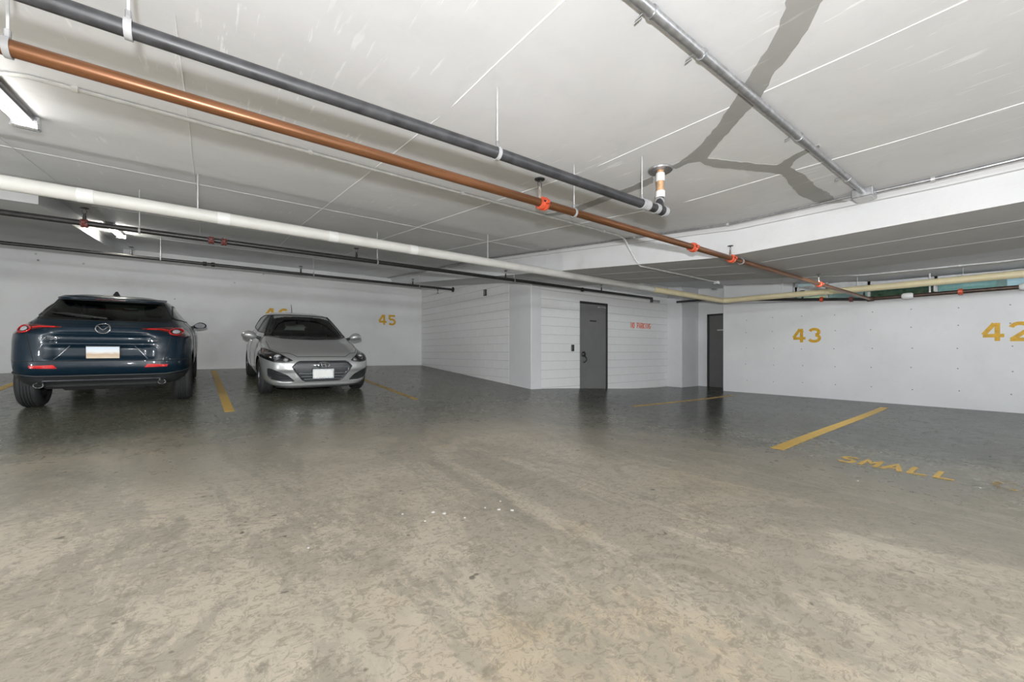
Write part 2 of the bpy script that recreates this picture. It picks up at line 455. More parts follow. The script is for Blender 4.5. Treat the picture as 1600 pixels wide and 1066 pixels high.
# core block walls
JZ = .02
def block_wall(name, label, along, u0, u1, plane, ztop, skip=None, back=None):
    root = empty(name); struct(root, label)
    m = MB()
    if along == 'y': m.box((plane+.008, u0-.02, -.45), (plane+.25, u1, 3.2))
    else: m.box((u0, plane+.008, -.45), (u1, plane+.25, 3.0))
    m.build('mortar_backing', 'joint', root)
    L, H = .4064, .2032
    mm = MB().rbox((.0006, 0, .004), (L-.0006, .05, H-.004), .0025)
    me = None
    def place(u, z, ln, hh=None):
        nonlocal me
        if me is None:
            o = mm.build('block', 'block', root); me = o.data
        else:
            o = bpy.data.objects.new('block', me); COL.objects.link(o); o.parent = root
        sx = ln/L
        j = random.uniform(-.0008, .0008)
        if along == 'y': o.location = (plane+j, u+ln, z); o.rotation_euler = (0, 0, -PI/2)
        else: o.location = (u, plane+j, z)
        o.scale = (sx, 1, (hh or H)/H)
    r = 0; z = JZ-H*(2 if along == 'x' else 1)
    while z < ztop(u0)-.02 or z < ztop(u1)-.02:
        u = u0-(L/2 if r % 2 else 0)
        while u < u1-.03:
            a, b = max(u, u0), min(u+L, u1)
            if z < ztop((a+b)/2):
                segs = [(a, b)]
                if skip:
                    s0, s1, st = skip; out = []
                    if z+.05 < st:
                        for p, q in segs:
                            if q <= s0 or p >= s1: out.append((p, q))
                            else:
                                if p < s0-.02: out.append((p, s0))
                                if q > s1+.02: out.append((s1, q))
                        segs = out
                for p, q in segs:
                    if q-p > .03: place(p, z, q-p)
            u += L
        z += H; r += 1
    return root
D0, D1, DT = 7.27, 8.30, 2.09
block_wall('wall_middle', 'white painted concrete block wall beside stall 45', 'y', 7.75, RB, GA, B)
block_wall('wall_inner', 'white painted concrete block wall with a grey door', 'x', 6.02, 11.06, GB, lambda a: B(GB) if a < 6.8 else C(GB)+.06, (D0, D1, DT))
m = MB().rbox((GA, GB-.012, -.3), (6.02, 7.75, 3.0), .012); struct(m.build('corner_column', 'beam'), 'smooth concrete column at the corner of the block walls')
m = MB().rbox((11.06, 6.48, -.5), (12.0, 7.4, 3.2), .01); struct(m.build('pier', 'beam'), 'smooth white pier between the block wall and the second door')
wallbox('wall_niche', (12.0, 4.9, -.5), (12.2, 7.4, 3.2), 'wallr', 'white wall around the second door')
wallbox('wall_return', (RA+.22, 5.06, -.5), (12.0, 5.26, 3.2), 'wallr', 'short white return wall beside the second door')

# ------------------------------------------------------------------ window strip above the right wall
win = struct(empty('window_1', (0, 0, 0)), 'window strip above the right wall')
WT = 2.27
m = slab_strip('window_sill', RA-.02, RA+.25, Y0, 5.26, lambda y: wall_top(y)-.004, lambda y: wall_top(y)+.02, 'sill'); m.parent = win
ys = [-2.4, -1.0, .18, 1.32, 2.30, 3.02, 3.62]
for y in ys[1:]:
    MB().box((RA+.10, y-.022, wall_top(y)+.01), (RA+.15, y+.022, C(y)+.06)).build('mullion', 'zinc', win)
MB().box((RA+.10, Y0, WT-.03), (RA+.15, 3.66, WT+.1)).build('window_head', 'zinc', win)
for p, q in zip(ys[:-1], ys[1:]):
    MB().box((RA+.122, p+.022, wall_top(q)+.01), (RA+.128, q-.022, WT)).build('pane', 'wglass', win)
# what stands outside
struct(MB().box((RA+.3, Y0, 1.3), (X1+1, 4.88, 1.55)).build('outer_ground', 'greyw'), 'raised ground outside the windows')
for nm, y0, y1, x, z1, mt, lb, ct in [('planter', 3.2, 4.75, 11.75, 2.16, 'planter', 'pale yellow planter wall seen through the left window panes', 'planter'),
                              ('panel', 2.52, 3.1, 11.8, 2.3, 'greyw', 'grey green post panel outside between the planter and the hedge', 'panel'),
                              ('panel', .62, 1.4, 11.9, 2.4, 'tealw', 'teal panel outside beside the dark hedge', 'panel'),
                              ('panel', -2.6, .5, 12.0, 2.3, 'bluew', 'pale blue panel outside the rightmost window panes', 'panel')]:
    e = tag(empty(nm, (x, (y0+y1)/2, 1.55)), lb, ct)
    w = (y1-y0)/2
    MB().rbox((0, -w, 0), (.08, w, z1-1.55), .006).build('board', mt, e)
    MB().rbox((-.015, -w-.01, z1-1.565), (.095, w+.01, z1-1.53), .006).build('cap', mt, e)
hd = MB()
for i in range(420):
    c = Vector((12.0+random.uniform(-.1, .12), random.uniform(1.48, 2.5), random.uniform(1.6, 2.4)))
    u = Vector((random.uniform(-1, 1), random.uniform(-1, 1), random.uniform(-1, 1))).normalized(); w = u.orthogonal().normalized()
    hd.add([c, c+u*.035+w*.02, c+u*.07, c+u*.035-w*.02], [(0, 1, 2, 3)])
hd.box((12.1, 1.48, 1.55), (12.25, 2.5, 2.4))
e = hd.build('hedge', 'hedge'); e['kind'] = 'stuff'; tag(e, 'dark green hedge behind the window panes above the right wall', 'hedge')
struct(MB().box((X1+.4, Y0, 1.55), (X1+.5, 4.88, 2.9)).build('outer_wall', 'greyw'), 'grey wall far outside the windows')

# ------------------------------------------------------------------ ceiling: form joints and sealed cracks
def drape(poly_pts, z, th):
    """thin strips along the slab underside"""
    return poly_pts
for a in (-8.66, -7.44, -6.22, -5.0, -3.78, -2.56, -1.34, -.11, 1.11, 2.34, 3.55):
    m = MB(); ys = np.arange(-1.5 if a > 0 else .5, 6.9 if a < -1.5 else 12.7, .35)
    w = .0026 if a != 1.11 else .006; vs = []
    for y in ys:
        q = random.uniform(-.5, .5)*.008; ww = w*random.uniform(.7, 1.3); z = C(y)
        vs += [(a-ww+q, y, z+.002), (a+q, y, z-.004), (a+ww+q, y, z+.002)]
    fs = []
    for i in range(len(ys)-1):
        for k in (0, 1): fs.append((i*3+k, i*3+k+1, i*3+k+4, i*3+k+3))
    m.add(vs, fs).build('form_joint', 'ridge', ceiling)
for b in (5.32, 7.76, 10.2):
    m = MB(); xs = np.arange(-1.5, 4.7, .4); vs = []
    for x in xs:
        q = random.uniform(-.5, .5)*.008; z = C(b)
        vs += [(x, b-.004+q, z+.002), (x, b+q, z-.003), (x, b+.004+q, z+.002)]
    fs = []
    for i in range(len(xs)-1):
        for k in (0, 1): fs.append((i*3+k, i*3+k+1, i*3+k+4, i*3+k+3))
    m.add(vs, fs).build('form_joint', 'ridge', ceiling)
# the seams in the beam's underside
for a in (5.35, 6.1):
    m = MB(); ys = np.arange(-1.5, 6.9, .4); vs = []
    for y in ys:
        q = random.uniform(-.5, .5)*.008; vs += [(a-.003+q, y, B(y)+.001), (a+q, y, B(y)-.002), (a+.003+q, y, B(y)+.001)]
    m.add(vs, [(i*3+k, i*3+k+1, i*3+k+4, i*3+k+3) for i in range(len(ys)-1) for k in (0, 1)]).build('form_joint', 'ridge', ceiling)

CR1 = [(1.797, .622), (1.832, .63), (1.877, .667), (1.954, .717), (2.019, .77), (2.082, .835), (2.179, .93), (2.308, 1.054), (2.421, 1.167), (2.538, 1.291), (2.636, 1.422), (2.713, 1.551), (2.778, 1.712), (2.833, 1.706), (2.813, 1.599), (2.854, 1.53), (2.933, 1.536), (3.051, 1.506), (3.238, 1.399), (3.446, 1.297), (3.552, 1.253), (3.87, 1.295), (4.164, 1.329), (4.424, 1.309), (4.601, 1.249), (4.66, 1.133), (4.65, 1.107), (4.553, 1.174), (4.308, 1.153), (4.073, 1.172), (3.725, 1.149), (3.465, 1.167), (3.35, 1.091), (3.296, 1.003), (3.265, .926), (3.222, .92), (3.226, .995), (3.256, 1.075), (3.344, 1.211), (3.233, 1.281), (3.055, 1.369), (2.846, 1.473), (2.771, 1.401), (2.665, 1.285), (2.556, 1.16), (2.459, 1.05), (2.384, .944), (2.228, .828), (2.156, .741), (2.083, .67), (1.986, .592), (1.93, .555), (1.905, .54), (1.60, .28), (1.50, .36)]
CR2 = [(2.81, 1.889), (2.88, 2.265), (3.001, 2.912), (3.019, 3.228), (2.991, 3.393), (3.108, 3.357), (3.157, 3.034), (3.0, 2.359), (2.927, 1.967)]
def sealant(poly, label):
    # roughen the outline, fill it, and lay it on the slab as a coat 4 mm thick
    pts = []
    for i, p in enumerate(poly):
        q = poly[(i+1) % len(poly)]; n = max(1, int(math.dist(p, q)/.035))
        for k in range(n):
            t = k/n; j = .006 if k else 0
            pts.append((p[0]+(q[0]-p[0])*t+random.uniform(-j, j), p[1]+(q[1]-p[1])*t+random.uniform(-j, j)))
    bm = bmesh.new()
    vs = [bm.verts.new((x, y, 0)) for x, y in pts]
    f = bm.faces.new(vs); bmesh.ops.triangulate(bm, faces=[f])
    for y in (.5, 2.1): bmesh.ops.bisect_plane(bm, geom=bm.verts[:]+bm.edges[:]+bm.faces[:], plane_co=(0, y, 0), plane_no=(0, 1, 0))
    ex = bmesh.ops.extrude_face_region(bm, geom=bm.faces[:])
    up = {v for v in ex['geom'] if isinstance(v, bmesh.types.BMVert)}
    for v in bm.verts: v.co.z = C(v.co.y)+(.004 if v in up else -.004)
    bmesh.ops.recalc_face_normals(bm, faces=bm.faces)
    me = bpy.data.meshes.new('crack_sealant'); bm.to_mesh(me); bm.free(); me.materials.append(M['seal'])
    o = bpy.data.objects.new('crack_sealant', me); COL.objects.link(o)
    return tag(o, label, 'sealant')
sealant(CR1, 'wide forked grey sealant band over ceiling cracks right of the riser')
sealant(CR2, 'short straight grey sealant strip running from the riser behind the pipes')

# ------------------------------------------------------------------ strokes for stencils, letters and badges
def arc(cx, cy, rx, ry, a0, a1, n=12): return [(cx+rx*math.cos(math.radians(a0+(a1-a0)*i/n)), cy+ry*math.sin(math.radians(a0+(a1-a0)*i/n))) for i in range(n+1)]
GL = {
 '4': [[(.36, .98), (.02, .36)], [(.0, .30), (.66, .30)], [(.45, .0), (.45, 1.)]],
 '5': [[(.60, .93), (.12, .93), (.10, .56)], arc(.30, .32, .28, .26, 130, -140)],
 '3': [arc(.30, .73, .24, .21, 160, -75), arc(.30, .29, .27, .23, 75, -160)],
 '2': [arc(.31, .70, .26, .24, 170, -30), [(.53, .58), (.06, .07)], [(.02, .07), (.62, .07)]],
 '6': [arc(.32, .30, .25, .23, 0, 360, 20), arc(.40, .42, .34, .52, 60, 190)],
 'S': [arc(.30, .73, .24, .21, 30, 270)+arc(.30, .27, .26, .25, 90, -150)],
 'M': [[(.06, 0), (.06, 1), (.33, .45), (.60, 1), (.60, 0)]],
 'A': [[(.02, 0), (.32, 1), (.62, 0)], [(.14, .34), (.50, .34)]],
 'L': [[(.10, 1), (.10, .05), (.62, .05)]], 'C': [arc(.35, .5, .30, .46, 45, 315)],
 'R': [[(.08, 0), (.08, .96), (.38, .96)]+arc(.38, .72, .20, .24, 90, -90)[1:]+[(.08, .48)], [(.32, .48), (.62, 0)]],
 'N': [[(.06, 0), (.06, 1), (.58, 0), (.58, 1)]], 'O': [arc(.32, .5, .28, .46, 0, 360, 20)],
 'P': [[(.08, 0), (.08, .96), (.36, .96)]+arc(.36, .70, .22, .26, 90, -90)[1:]+[(.08, .44)]],
 'K': [[(.08, 0), (.08, 1)], [(.60, 1), (.10, .45), (.62, 0)]], 'I': [[(.30, 0), (.30, 1)]],
 'G': [arc(.35, .5, .30, .46, 45, 330)+[(.62, .45), (.38, .45)]],
 'X': [[(.04, 0), (.60, 1)], [(.04, 1), (.60, 0)]], '-': [[(.10, .48), (.50, .48)]], '0': [arc(.32, .5, .28, .46, 0, 360, 20)],
 'Y': [[(.04, 1), (.32, .5), (.60, 1)], [(.32, .5), (.32, 0)]], 'T': [[(.02, .96), (.62, .96)], [(.32, .96), (.32, 0)]], 'V': [[(.02, 1), (.32, 0), (.62, 1)]],
 'W': [[(.0, 1), (.16, 0), (.33, .7), (.50, 0), (.66, 1)]], 'D': [[(.08, 0), (.08, .96), (.30, .96)]+arc(.30, .5, .32, .46, 90, -90)[1:]+[(.08, .04)]],
}
def ribbon(mb, pts, w, fn, d):
    P = [Vector((p[0], p[1])) for p in pts]; L = []; R = []
    closed = (P[0]-P[-1]).length < 1e-6
    for i, p in enumerate(P):
        a = P[i-1] if i else (P[-2] if closed else None); b = P[i+1] if i+1 < len(P) else (P[1] if closed else None)
        d1 = (p-a).normalized() if a is not None else None; d2 = (b-p).normalized() if b is not None else None
        d1 = d1 or d2; d2 = d2 or d1
        n1 = Vector((-d1.y, d1.x)); n2 = Vector((-d2.y, d2.x)); n = (n1+n2)
        n = n.normalized() if n.length > 1e-6 else n1
        k = min(1.8, 1/max(.3, n.dot(n1))); L.append(p+n*w/2*k); R.append(p-n*w/2*k)
    n = len(P)
    vs = [fn(q.x, q.y, 0) for q in L]+[fn(q.x, q.y, 0) for q in R]+[fn(q.x, q.y, d) for q in L]+[fn(q.x, q.y, d) for q in R]
    fs = []
    for i in range(n-1):
        fs += [(i, i+1, n+i+1, n+i), (2*n+i, 3*n+i, 3*n+i+1, 2*n+i+1), (i, 2*n+i, 2*n+i+1, i+1), (n+i, n+i+1, 3*n+i+1, 3*n+i)]
    fs += [(0, n, 3*n, 2*n), (n-1, 3*n-1, 4*n-1, 2*n-1)] if False else [(0, n, 3*n, 2*n), (n-1, 2*n-1, 4*n-1, 3*n-1)]
    mb.add(vs, fs)
def writing(text, h, pitch, wid, stroke, fn, name, mats, parent, d=.0015):
    """one part per character; glyph box wid x h, advance pitch"""
    for i, ch in enumerate(text):
        if ch == ' ': continue
        m = MB()
        for si, st in enumerate(GL[ch]):
            pts = [(i*pitch+x/.64*wid, y*h) for x, y in st]
            if fn is FLOORFN:
                dense = []
                for p, q in zip(pts[:-1], pts[1:]): dense += [p, ((p[0]+q[0])/2, (p[1]+q[1])/2)]
                pts = dense+[pts[-1]]
            ribbon(m, pts, stroke, fn, d+.0006*si)
        m.build(name, mats[i] if isinstance(mats, (list, tuple)) else mats, parent)
FLOORFN = None
def number(t, label, fn):
    e = tag(empty('stall_number', fn(.0, .0, 0)), label, 'number')
    base = Vector(fn(0, 0, 0))
    writing(t, .315, .30, .235, .062, lambda u, v, d: Vector(fn(u, v, d+.001))-base, 'digit', 'ywall', e)
number('45', 'yellow stencilled number 45 on the rear wall', lambda u, v, d: (4.29+u, RB-d, 1.70+v))
number('46', 'yellow stencilled number mostly hidden behind the silver car roof', lambda u, v, d: (1.22+u, RB-d, 1.71+v))
number('43', 'yellow stencilled number 43 on the right wall', lambda u, v, d: (RA-d, 3.64-u, 1.06+v))
number('42', 'large yellow stencilled number 42 on the right wall at the picture edge', lambda u, v, d: (RA-d, .73-u, 1.03+v))
e = tag(empty('wall_lettering', (9.27, GB-.001, 1.50)), 'small orange red NO PARKING lettering on the block wall', 'lettering')
writing('NO PARKING', .15, .093, .075, .026, lambda u, v, d: (u, -d-.002, v), 'letter', 'red', e)

# floor paint follows the slab
def floor_line(p, q, w, label, mat='yellow'):
    p, q = Vector(p), Vector(q); n = 24; t = (q-p).normalized(); s = Vector((-t.y, t.x))*w/2; m = MB(); vs = []
    for i in range(n+1):
        c = p+(q-p)*i/n; j = random.uniform(-.003, .003)
        for k in (-1, 1):
            x, y = c+s*k; vs += [(x, y, F(x, y)+.0035)]
        for k in (-1, 1):
            x, y = c+s*k; vs += [(x, y, F(x, y)+.0005)]
    fs = []
    for i in range(n):
        a = i*4; fs += [(a, a+4, a+5, a+1), (a+2, a+3, a+7, a+6), (a, a+2, a+6, a+4), (a+1, a+5, a+7, a+3)]
    fs += [(0, 1, 3, 2), (4*n, 4*n+2, 4*n+3, 4*n+1)]
    m.add(vs, fs)
    return tag(m.build('stall_line', mat), label, 'line')
floor_line((.23, 6.78), (.10, 12.3), .115, 'yellow stall line on the floor between the two parked cars')
floor_line((2.90, 6.66), (2.83, 12.2), .10, 'worn yellow stall line on the floor right of the silver car', 'yfaint')
floor_line((-2.62, 7.0), (-2.75, 12.3), .115, 'yellow stall line at the left picture edge beyond the navy car')
floor_line((4.50, 1.63), (10.1, 1.87), .115, 'long yellow stall line between stalls 42 and 43')
floor_line((6.1, 4.50), (10.05, 4.58), .10, 'thin yellow stall line near the second grey door', 'yfaint')
def FLOORFN(u, v, d): x, y = 4.44+v, 1.14-u; return Vector((x-4.5, y-.5, F(x, y)+.0035-d))
e = tag(empty('floor_lettering', (4.5, .5, 0)), 'yellow SMALL CAR lettering worn on the floor of stall 42', 'lettering')
writing('SMALL CAR', .27, .148, .115, .034, FLOORFN, 'letter', ['yellow']*6+['yfade']*3, e, d=.002)

# ------------------------------------------------------------------ doors and small wall fittings
def door(name, label, fn, w, h, mat, parts):
    """fn(u along, out of wall, z)"""
    e = struct(empty(name), label)
    def bx(u0, o0, z0, u1, o1, z1, nm, mt, r=0):
        a, b = fn(u0, o0, z0), fn(u1, o1, z1)
        lo = tuple(min(p, q) for p, q in zip(a, b)); hi = tuple(max(p, q) for p, q in zip(a, b))
        m = MB(); (m.rbox(lo, hi, r) if r else m.box(lo, hi)); return m.build(nm, mt, e)
    parts(e, bx, fn)
    return e
def d1(e, bx, fn):
    z0 = -.115; w = D1-D0
    bx(0, -.06, z0, .045, .012, DT, 'door_frame', 'door', .004)
    bx(w-.06, -.06, z0, w, .012, DT, 'door_frame', 'frame', .004)
    bx(0.0, -.06, DT-.06, w, .014, DT, 'door_frame', 'frame', .004)
    bx(.05, -.045, z0+.01, w-.065, .0, DT-.065, 'door_leaf', 'door', .003)
    bx(.62, -.002, DT-.14, .93, .045, DT-.10, 'door_closer', 'galv', .008)
    bx(.36, -.002, 1.60, .60, .004, 1.635, 'door_sign', 'label_d')
    m = MB(); c = Vector(fn(.125, 0, .785))
    m.lathe([(0, .065), (.02, .068), (.035, .05), (.05, .03)], c, (0, -1, 0), 20); m.build('lock_rose', 'blackp', e, True)
    p = [Vector(fn(.125+.07*math.sin(t), .05, .76-.17*t/2.6-.02*math.cos(t))) for t in np.linspace(0, 2.6, 9)]
    MB().tube([Vector(fn(.125, .0, .76))]+p+[Vector(fn(.10, .045, .575))], .013, 10).build('door_handle', 'blackp', e, True)
    bx(-.05, -.05, z0-.02, w+.03, .02, z0+.004, 'threshold', 'joint')
door('door_1', 'grey steel door in the block wall', lambda u, o, z: (D0+u, GB-.002-o, z), D1-D0, DT, 'door', d1)
def d2(e, bx, fn):
    z0, zt, w = -.21, 1.965, .93
    bx(0, 0, z0, .06, .035, zt, 'door_frame', 'frame', .004)
    bx(0, 0, zt-.055, w, .035, zt, 'door_frame', 'frame', .004)
    bx(.06, 0, z0+.01, w, .02, zt-.055, 'door_leaf', 'door2', .003)
    bx(.30, .02, 1.46, .72, .024, 1.50, 'door_sign', 'label_l')
    bx(.03, .03, 1.55, .06, .05, 1.68, 'hinge', 'frame', .003); bx(.03, .03, .1, .06, .05, .23, 'hinge', 'frame', .003)
door('door_2', 'dark grey steel door in the niche beside the right wall', lambda u, o, z: (12.0-o, 6.20-u, z), .93, 1.98, 'door2', d2)
e = tag(empty('keypad', (7.02, GB, .93)), 'small black keypad on the block wall left of the grey door', 'keypad')
MB().rbox((-.05, -.022, -.075), (.05, 0, .085), .008).build('housing', 'blackp', e)
m = MB()
for i in range(3):
    for j in range(4): m.rbox((-.034+i*.024, -.026, -.055+j*.024), (-.016+i*.024, -.021, -.037+j*.024), .002)
m.build('keys', 'darkst', e)
e = tag(empty('outlet_box', (GA, 8.75, 2.37)), 'small dark grey box on the block wall below the beam', 'box')
MB().rbox((-.05, -.045, -.085), (0, .045, .075), .006).build('housing', 'darkst', e)
MB().rbox((-.056, -.036, -.07), (-.049, .036, .06), .003).build('cover', 'dull_grey', e)

# ------------------------------------------------------------------ pipes
def hanger(root, x, y, z, r, ztop, style='ring', wd=.009):
    """rod from the slab plus a clamp around the pipe, built in the root's space"""
    h = MB().tube([(x, y, z+r), (x, y, ztop)], .0045, 8).build('hanger', 'rod', root)
    m = MB().lathe([(-wd, r+.001), (-wd, r+.006), (wd, r+.006), (wd, r+.001)], (x, y, z), (1, 0, 0), 24, False)
    m.build('hanger_clamp', 'strap', h, True)
    MB().rbox((x-.008, y-.008, z+r+.002), (x+.008, y+.008, z+r+.034), .003).build('hanger_nut', 'galv', h)
def coupling(root, x, y, z, r, mat, s=1.):
    m = MB().lathe([(-.034*s, r+.002), (-.030*s, r+.014*s), (-.012*s, r+.018*s), (-.008*s, r+.011*s), (.008*s, r+.011*s), (.012*s, r+.018*s), (.030*s, r+.014*s), (.034*s, r+.002)], (x, y, z), (1, 0, 0), 20)
    for sg in (-1, 1):
        m.rbox((x-.018*s, y+sg*(r+.004)-.014*s, z-.013*s), (x+.018*s, y+sg*(r+.004)+.030*s*sg if sg > 0 else y-(r+.004)+.014*s, z+.013*s), .004) if sg > 0 else m.rbox((x-.018*s, y-r-.034*s, z-.013*s), (x+.018*s, y-r+.008, z+.013*s), .004)
    c = m.build('coupling', mat, root, True)
    MB().tube([(x-.03*s, y-r-.022*s, z), (x+.03*s, y-r-.022*s, z)], .006*s, 8).build('bolt', 'darkst', c)
def head(root, x, y, z, r, up=1, s=1., mat=None):
    m = MB().lathe([(0, .014*s), (.05*s, .014*s), (.055*s, .011*s), (.075*s, .011*s)], (x, y, z+up*r*.8), (0, 0, up), 12)
    h = m.build('sprinkler_head', mat or 'brass', root, True)
    k = MB()
    for sg in (-1, 1): k.tube([(x+sg*.010*s, y, z+up*(r*.8+.07*s)), (x+sg*.016*s, y, z+up*(r*.8+.10*s)), (x+sg*.004*s, y, z+up*(r*.8+.125*s))], .003*s, 6)
    k.build('frame_arm', 'darkst', h)
    MB().lathe([(0, .006*s), (.003*s, .032*s), (.008*s, .034*s), (.009*s, .01*s)], (x, y, z+up*(r*.8+.122*s)), (0, 0, up), 14).build('deflector', 'darkst', h)

# black drain pipe along the ceiling
BZ, BY, BR = 1.886, 1.75, .0315
e = tag(empty('drain_pipe', (0, BY, BZ)), 'thick black plastic drain pipe hung under the ceiling', 'pipe')
MB().tube([(-3.2, .06, .0), (-1.0, .04, -.012), (-.2, .02, -.015), (1.2, .0, .0), (2.72, 0, .012)], [.0245, .0245, .0255, .029, .0315], 24).build('pipe', 'black_pipe', e, True)
for x, w in ((-.205, .010), (1.216, .010), (2.47, .012)): hanger(e, x, .02 if x < 0 else 0, -.015 if x < 0 else (.0 if x < 2 else .01), .026 if x < 0 else .0295 if x < 2 else BR, C(BY)-BZ, wd=w)
for x0, x1 in ((2.49, 2.545), (2.625, 2.665), (2.735, 2.765)):
    MB().lathe([(0, BR), (.002, BR+.006), (x1-x0-.002, BR+.006), (x1-x0, BR)], (x0, 0, .012), (1, 0, 0), 24).build('clamp_band', 'strap', e, True)
t = MB().lathe([(0, BR-.002), (.01, BR+.004), (.10, BR+.004), (.11, BR-.002)], (2.62, 0, .012), (1, 0, 0), 24); t.build('tee', 'black_pipe', e, True)
# the riser that drops from the slab into the tee
MB().lathe([(0, BR-.001), (.003, BR+.004), (.030, BR+.004), (.033, BR-.001)], (2.735, .033, .078), (.35, .12, .9), 20).build('clamp_band', 'strap', e, True)
rx, ry = 2.70, .03
MB().tube([(rx, 0.0, .02), (rx+.005, .012, .05), (rx+.03, .03, .085), (rx+.05, .035, .12)], BR-.002, 20).build('elbow', 'black_pipe', e, True)
MB().tube([(rx+.05, .035, .115), (rx+.05, .035, C(BY)-BZ)], BR-.006, 20).build('riser', 'riser', e, True)
MB().lathe([(0, BR-.003), (.004, BR+.003), (.05, BR+.003), (.054, BR-.003)], (rx+.05, .035, .125), (0, 0, 1), 20).build('white_coupling', 'tape', e, True)
MB().lathe([(0, BR-.003), (.004, BR+.001), (.06, BR+.001), (.064, BR-.003)], (rx+.05, .035, .25), (0, 0, 1), 20).build('white_coupling', 'tape', e, True)
MB().lathe([(0, .085), (.006, .09), (.014, .09), (.016, .05)], (rx+.05, .035, C(BY)-BZ-.016), (0, 0, 1), 28).build('ceiling_plate', 'galv', e, True)

# copper coloured sprinkler main
CZ, CY, CR = 1.885, 2.15, .0285
e = tag(empty('copper_pipe', (0, CY, CZ)), 'long copper brown sprinkler pipe with orange couplings', 'pipe')
MB().tube([(-3.2, 0, 0), (10.5, 0, .005)], CR, 20).build('pipe', 'copper', e, True)
for x in (1.885, 3.877, 4.687, 7.54): coupling(e, x, 0, 0, CR, 'orange')
for x, s in ((1.855, 1.1), (4.66, .9), (7.51, 1.)): head(e, x, 0, 0, CR, 1, s)
for x in (-.552, 2.195): hanger(e, x, 0, 0, CR, C(CY)-CZ)
hanger(e, 4.92, 0, 0, CR, B(CY)-CZ+.01)

# the run along the top of the right wall
e = tag(empty('wall_pipe', (10.5, 0, 0)), 'dark brown sprinkler pipe along the top of the right wall', 'pipe')
def wz(y): return 1.89+max(0, y-2.2)*.10
MB().tube([(0, y, wz(y)) for y in (-4, 0, 1.0, 2.2)], .034, 16).build('pipe', 'brown', e, True)
MB().tube([(0, y, wz(y)) for y in (2.2, 3.2, 4.2, 5.4)]+[(0, 6.3, wz(5.4)+.03)], .030, 16).build('pipe', 'pipe_blk', e, True)
m = MB().lathe([(-.06, .036), (-.05, .048), (.05, .048), (.06, .036)], (0, 2.15, 1.89), (0, 1, 0), 18)
m.lathe([(-.06, .036), (-.05, .045), (0, .045)], (0, 2.15, 1.89), (1, 0, 0), 18)
m.build('tee', 'brown', e, True)
for y, mt in ((2.95, 'orange'), (.95, 'orange'), (2.45, 'maroon')):
    MB().lathe([(-.03, .036), (-.025, .052), (.025, .052), (.03, .036)], (0, y, wz(y)), (0, 1, 0), 18).build('coupling', mt, e, True)
for y, ln in ((1.62, .16), (.25, .13)):
    MB().lathe([(-ln/2, .036), (-ln/2+.02, .055), (0, .06), (ln/2-.02, .055), (ln/2, .036)], (0, y, wz(y)), (0, 1, 0), 18).build('white_wrap', 'tape', e, True)
for y in (2.25, 3.3): head(e, 0, y, wz(y), .034, 1, 1.3, 'darkst')
MB().tube([(.02, 1.33, 1.90), (.02, 1.33, 2.27)], .014, 10).build('drop_pipe', 'zinc', e, True)

# white jacketed pipe and its cream branch
WY, WR = 4.9, .058
def wpz(x): return 2.155-.0045*x
e = tag(empty('jacketed_pipe', (0, WY, 0)), 'fat white jacketed pipe across the left of the ceiling', 'pipe')
MB().tube([(-4.6, 0, wpz(-4.6)), (2, 0, wpz(2)), (7.28, 0, wpz(7.28))], WR, 24).build('jacket', 'white_pipe', e, True)
for x in (-.83, .12, 1.13, 2.09):
    MB().lathe([(-.05, WR), (-.049, WR+.002), (.049, WR+.002), (.05, WR)], (x, 0, wpz(x)), (1, 0, 0), 24, False).build('tape_band', 'tape', e, True)
for x in (-.083, 3.235): MB().tube([(x, 0, wpz(x)), (x, 0, C(WY))], .006, 8).build('hanger', 'rod', e)
e = tag(empty('cream_pipe', (0, WY, 0)), 'cream yellow jacketed pipe turning the corner above the right wall', 'pipe')
MB().tube([(7.3, 0, wpz(7.28)), (10.12, 0, wpz(10))], WR+.003, 24).build('jacket', 'cream', e, True)
MB().tube([(10.1, 0, 2.115), (10.2, -.015, 2.113), (10.245, -.06, 2.112), (10.25, -.16, 2.11)], WR+.006, 24).build('elbow', 'cream', e, True)
MB().tube([(10.25, -.15, 2.11), (10.25, -3, 2.075), (10.25, -9, 2.05)], WR+.003, 24).build('jacket', 'cream', e, True)
for y in (-1.3, -2.6, -4.0): MB().tube([(10.25, y, 2.1), (10.25, y, C(WY+y)+.06)], .005, 8).build('hanger', 'rod', e)

# two black sprinkler branch lines toward the rear wall
UY, UZ, UR = 6.2, 2.213, .030
e = tag(empty('sprinkler_pipe', (0, UY, UZ)), 'black sprinkler pipe running below the white pipe to the grey door', 'pipe', 'black sprinkler branch lines')
MB().tube([(-5.2, 0, 0), (9.16, 0, .01)], UR, 16).build('pipe', 'pipe_blk', e, True)
for x, mt in ((-1.062, 'maroon'), (.025, 'maroon'), (.153, 'maroon'), (6.59, 'pipe_blk')): coupling(e, x, 0, 0, UR, mt, .9)
for x in (-1.062, 1.759, 4.499, 7.22): head(e, x, 0, 0, UR, 1, 1.1, 'darkst')
for x in (-.627, 2.07, 4.70): hanger(e, x, 0, 0, UR, (C(UY) if x < 4.69 else B(UY))-UZ)
MB().tube([(9.16, 0, .03), (9.16, 0, -.09)], .036, 14).build('end_drop', 'pipe_blk', e, True)
MB().tube([(9.2, 0, -.04), (9.5, 0, -.04)], .024, 12).build('end_stub', 'strap', e, True)
LY, LZ, LR = 10.0, 2.575, .029
e = tag(empty('sprinkler_pipe', (0, LY, LZ)), 'black sprinkler pipe ending before the block wall, in front of the rear wall', 'pipe', 'black sprinkler branch lines')
MB().tube([(-7.5, 0, 0), (5.44, 0, 0)], LR, 16).build('pipe', 'pipe_blk', e, True)
for x in (-.06, .071): coupling(e, x, 0, 0, LR, 'pipe_blk', .9)
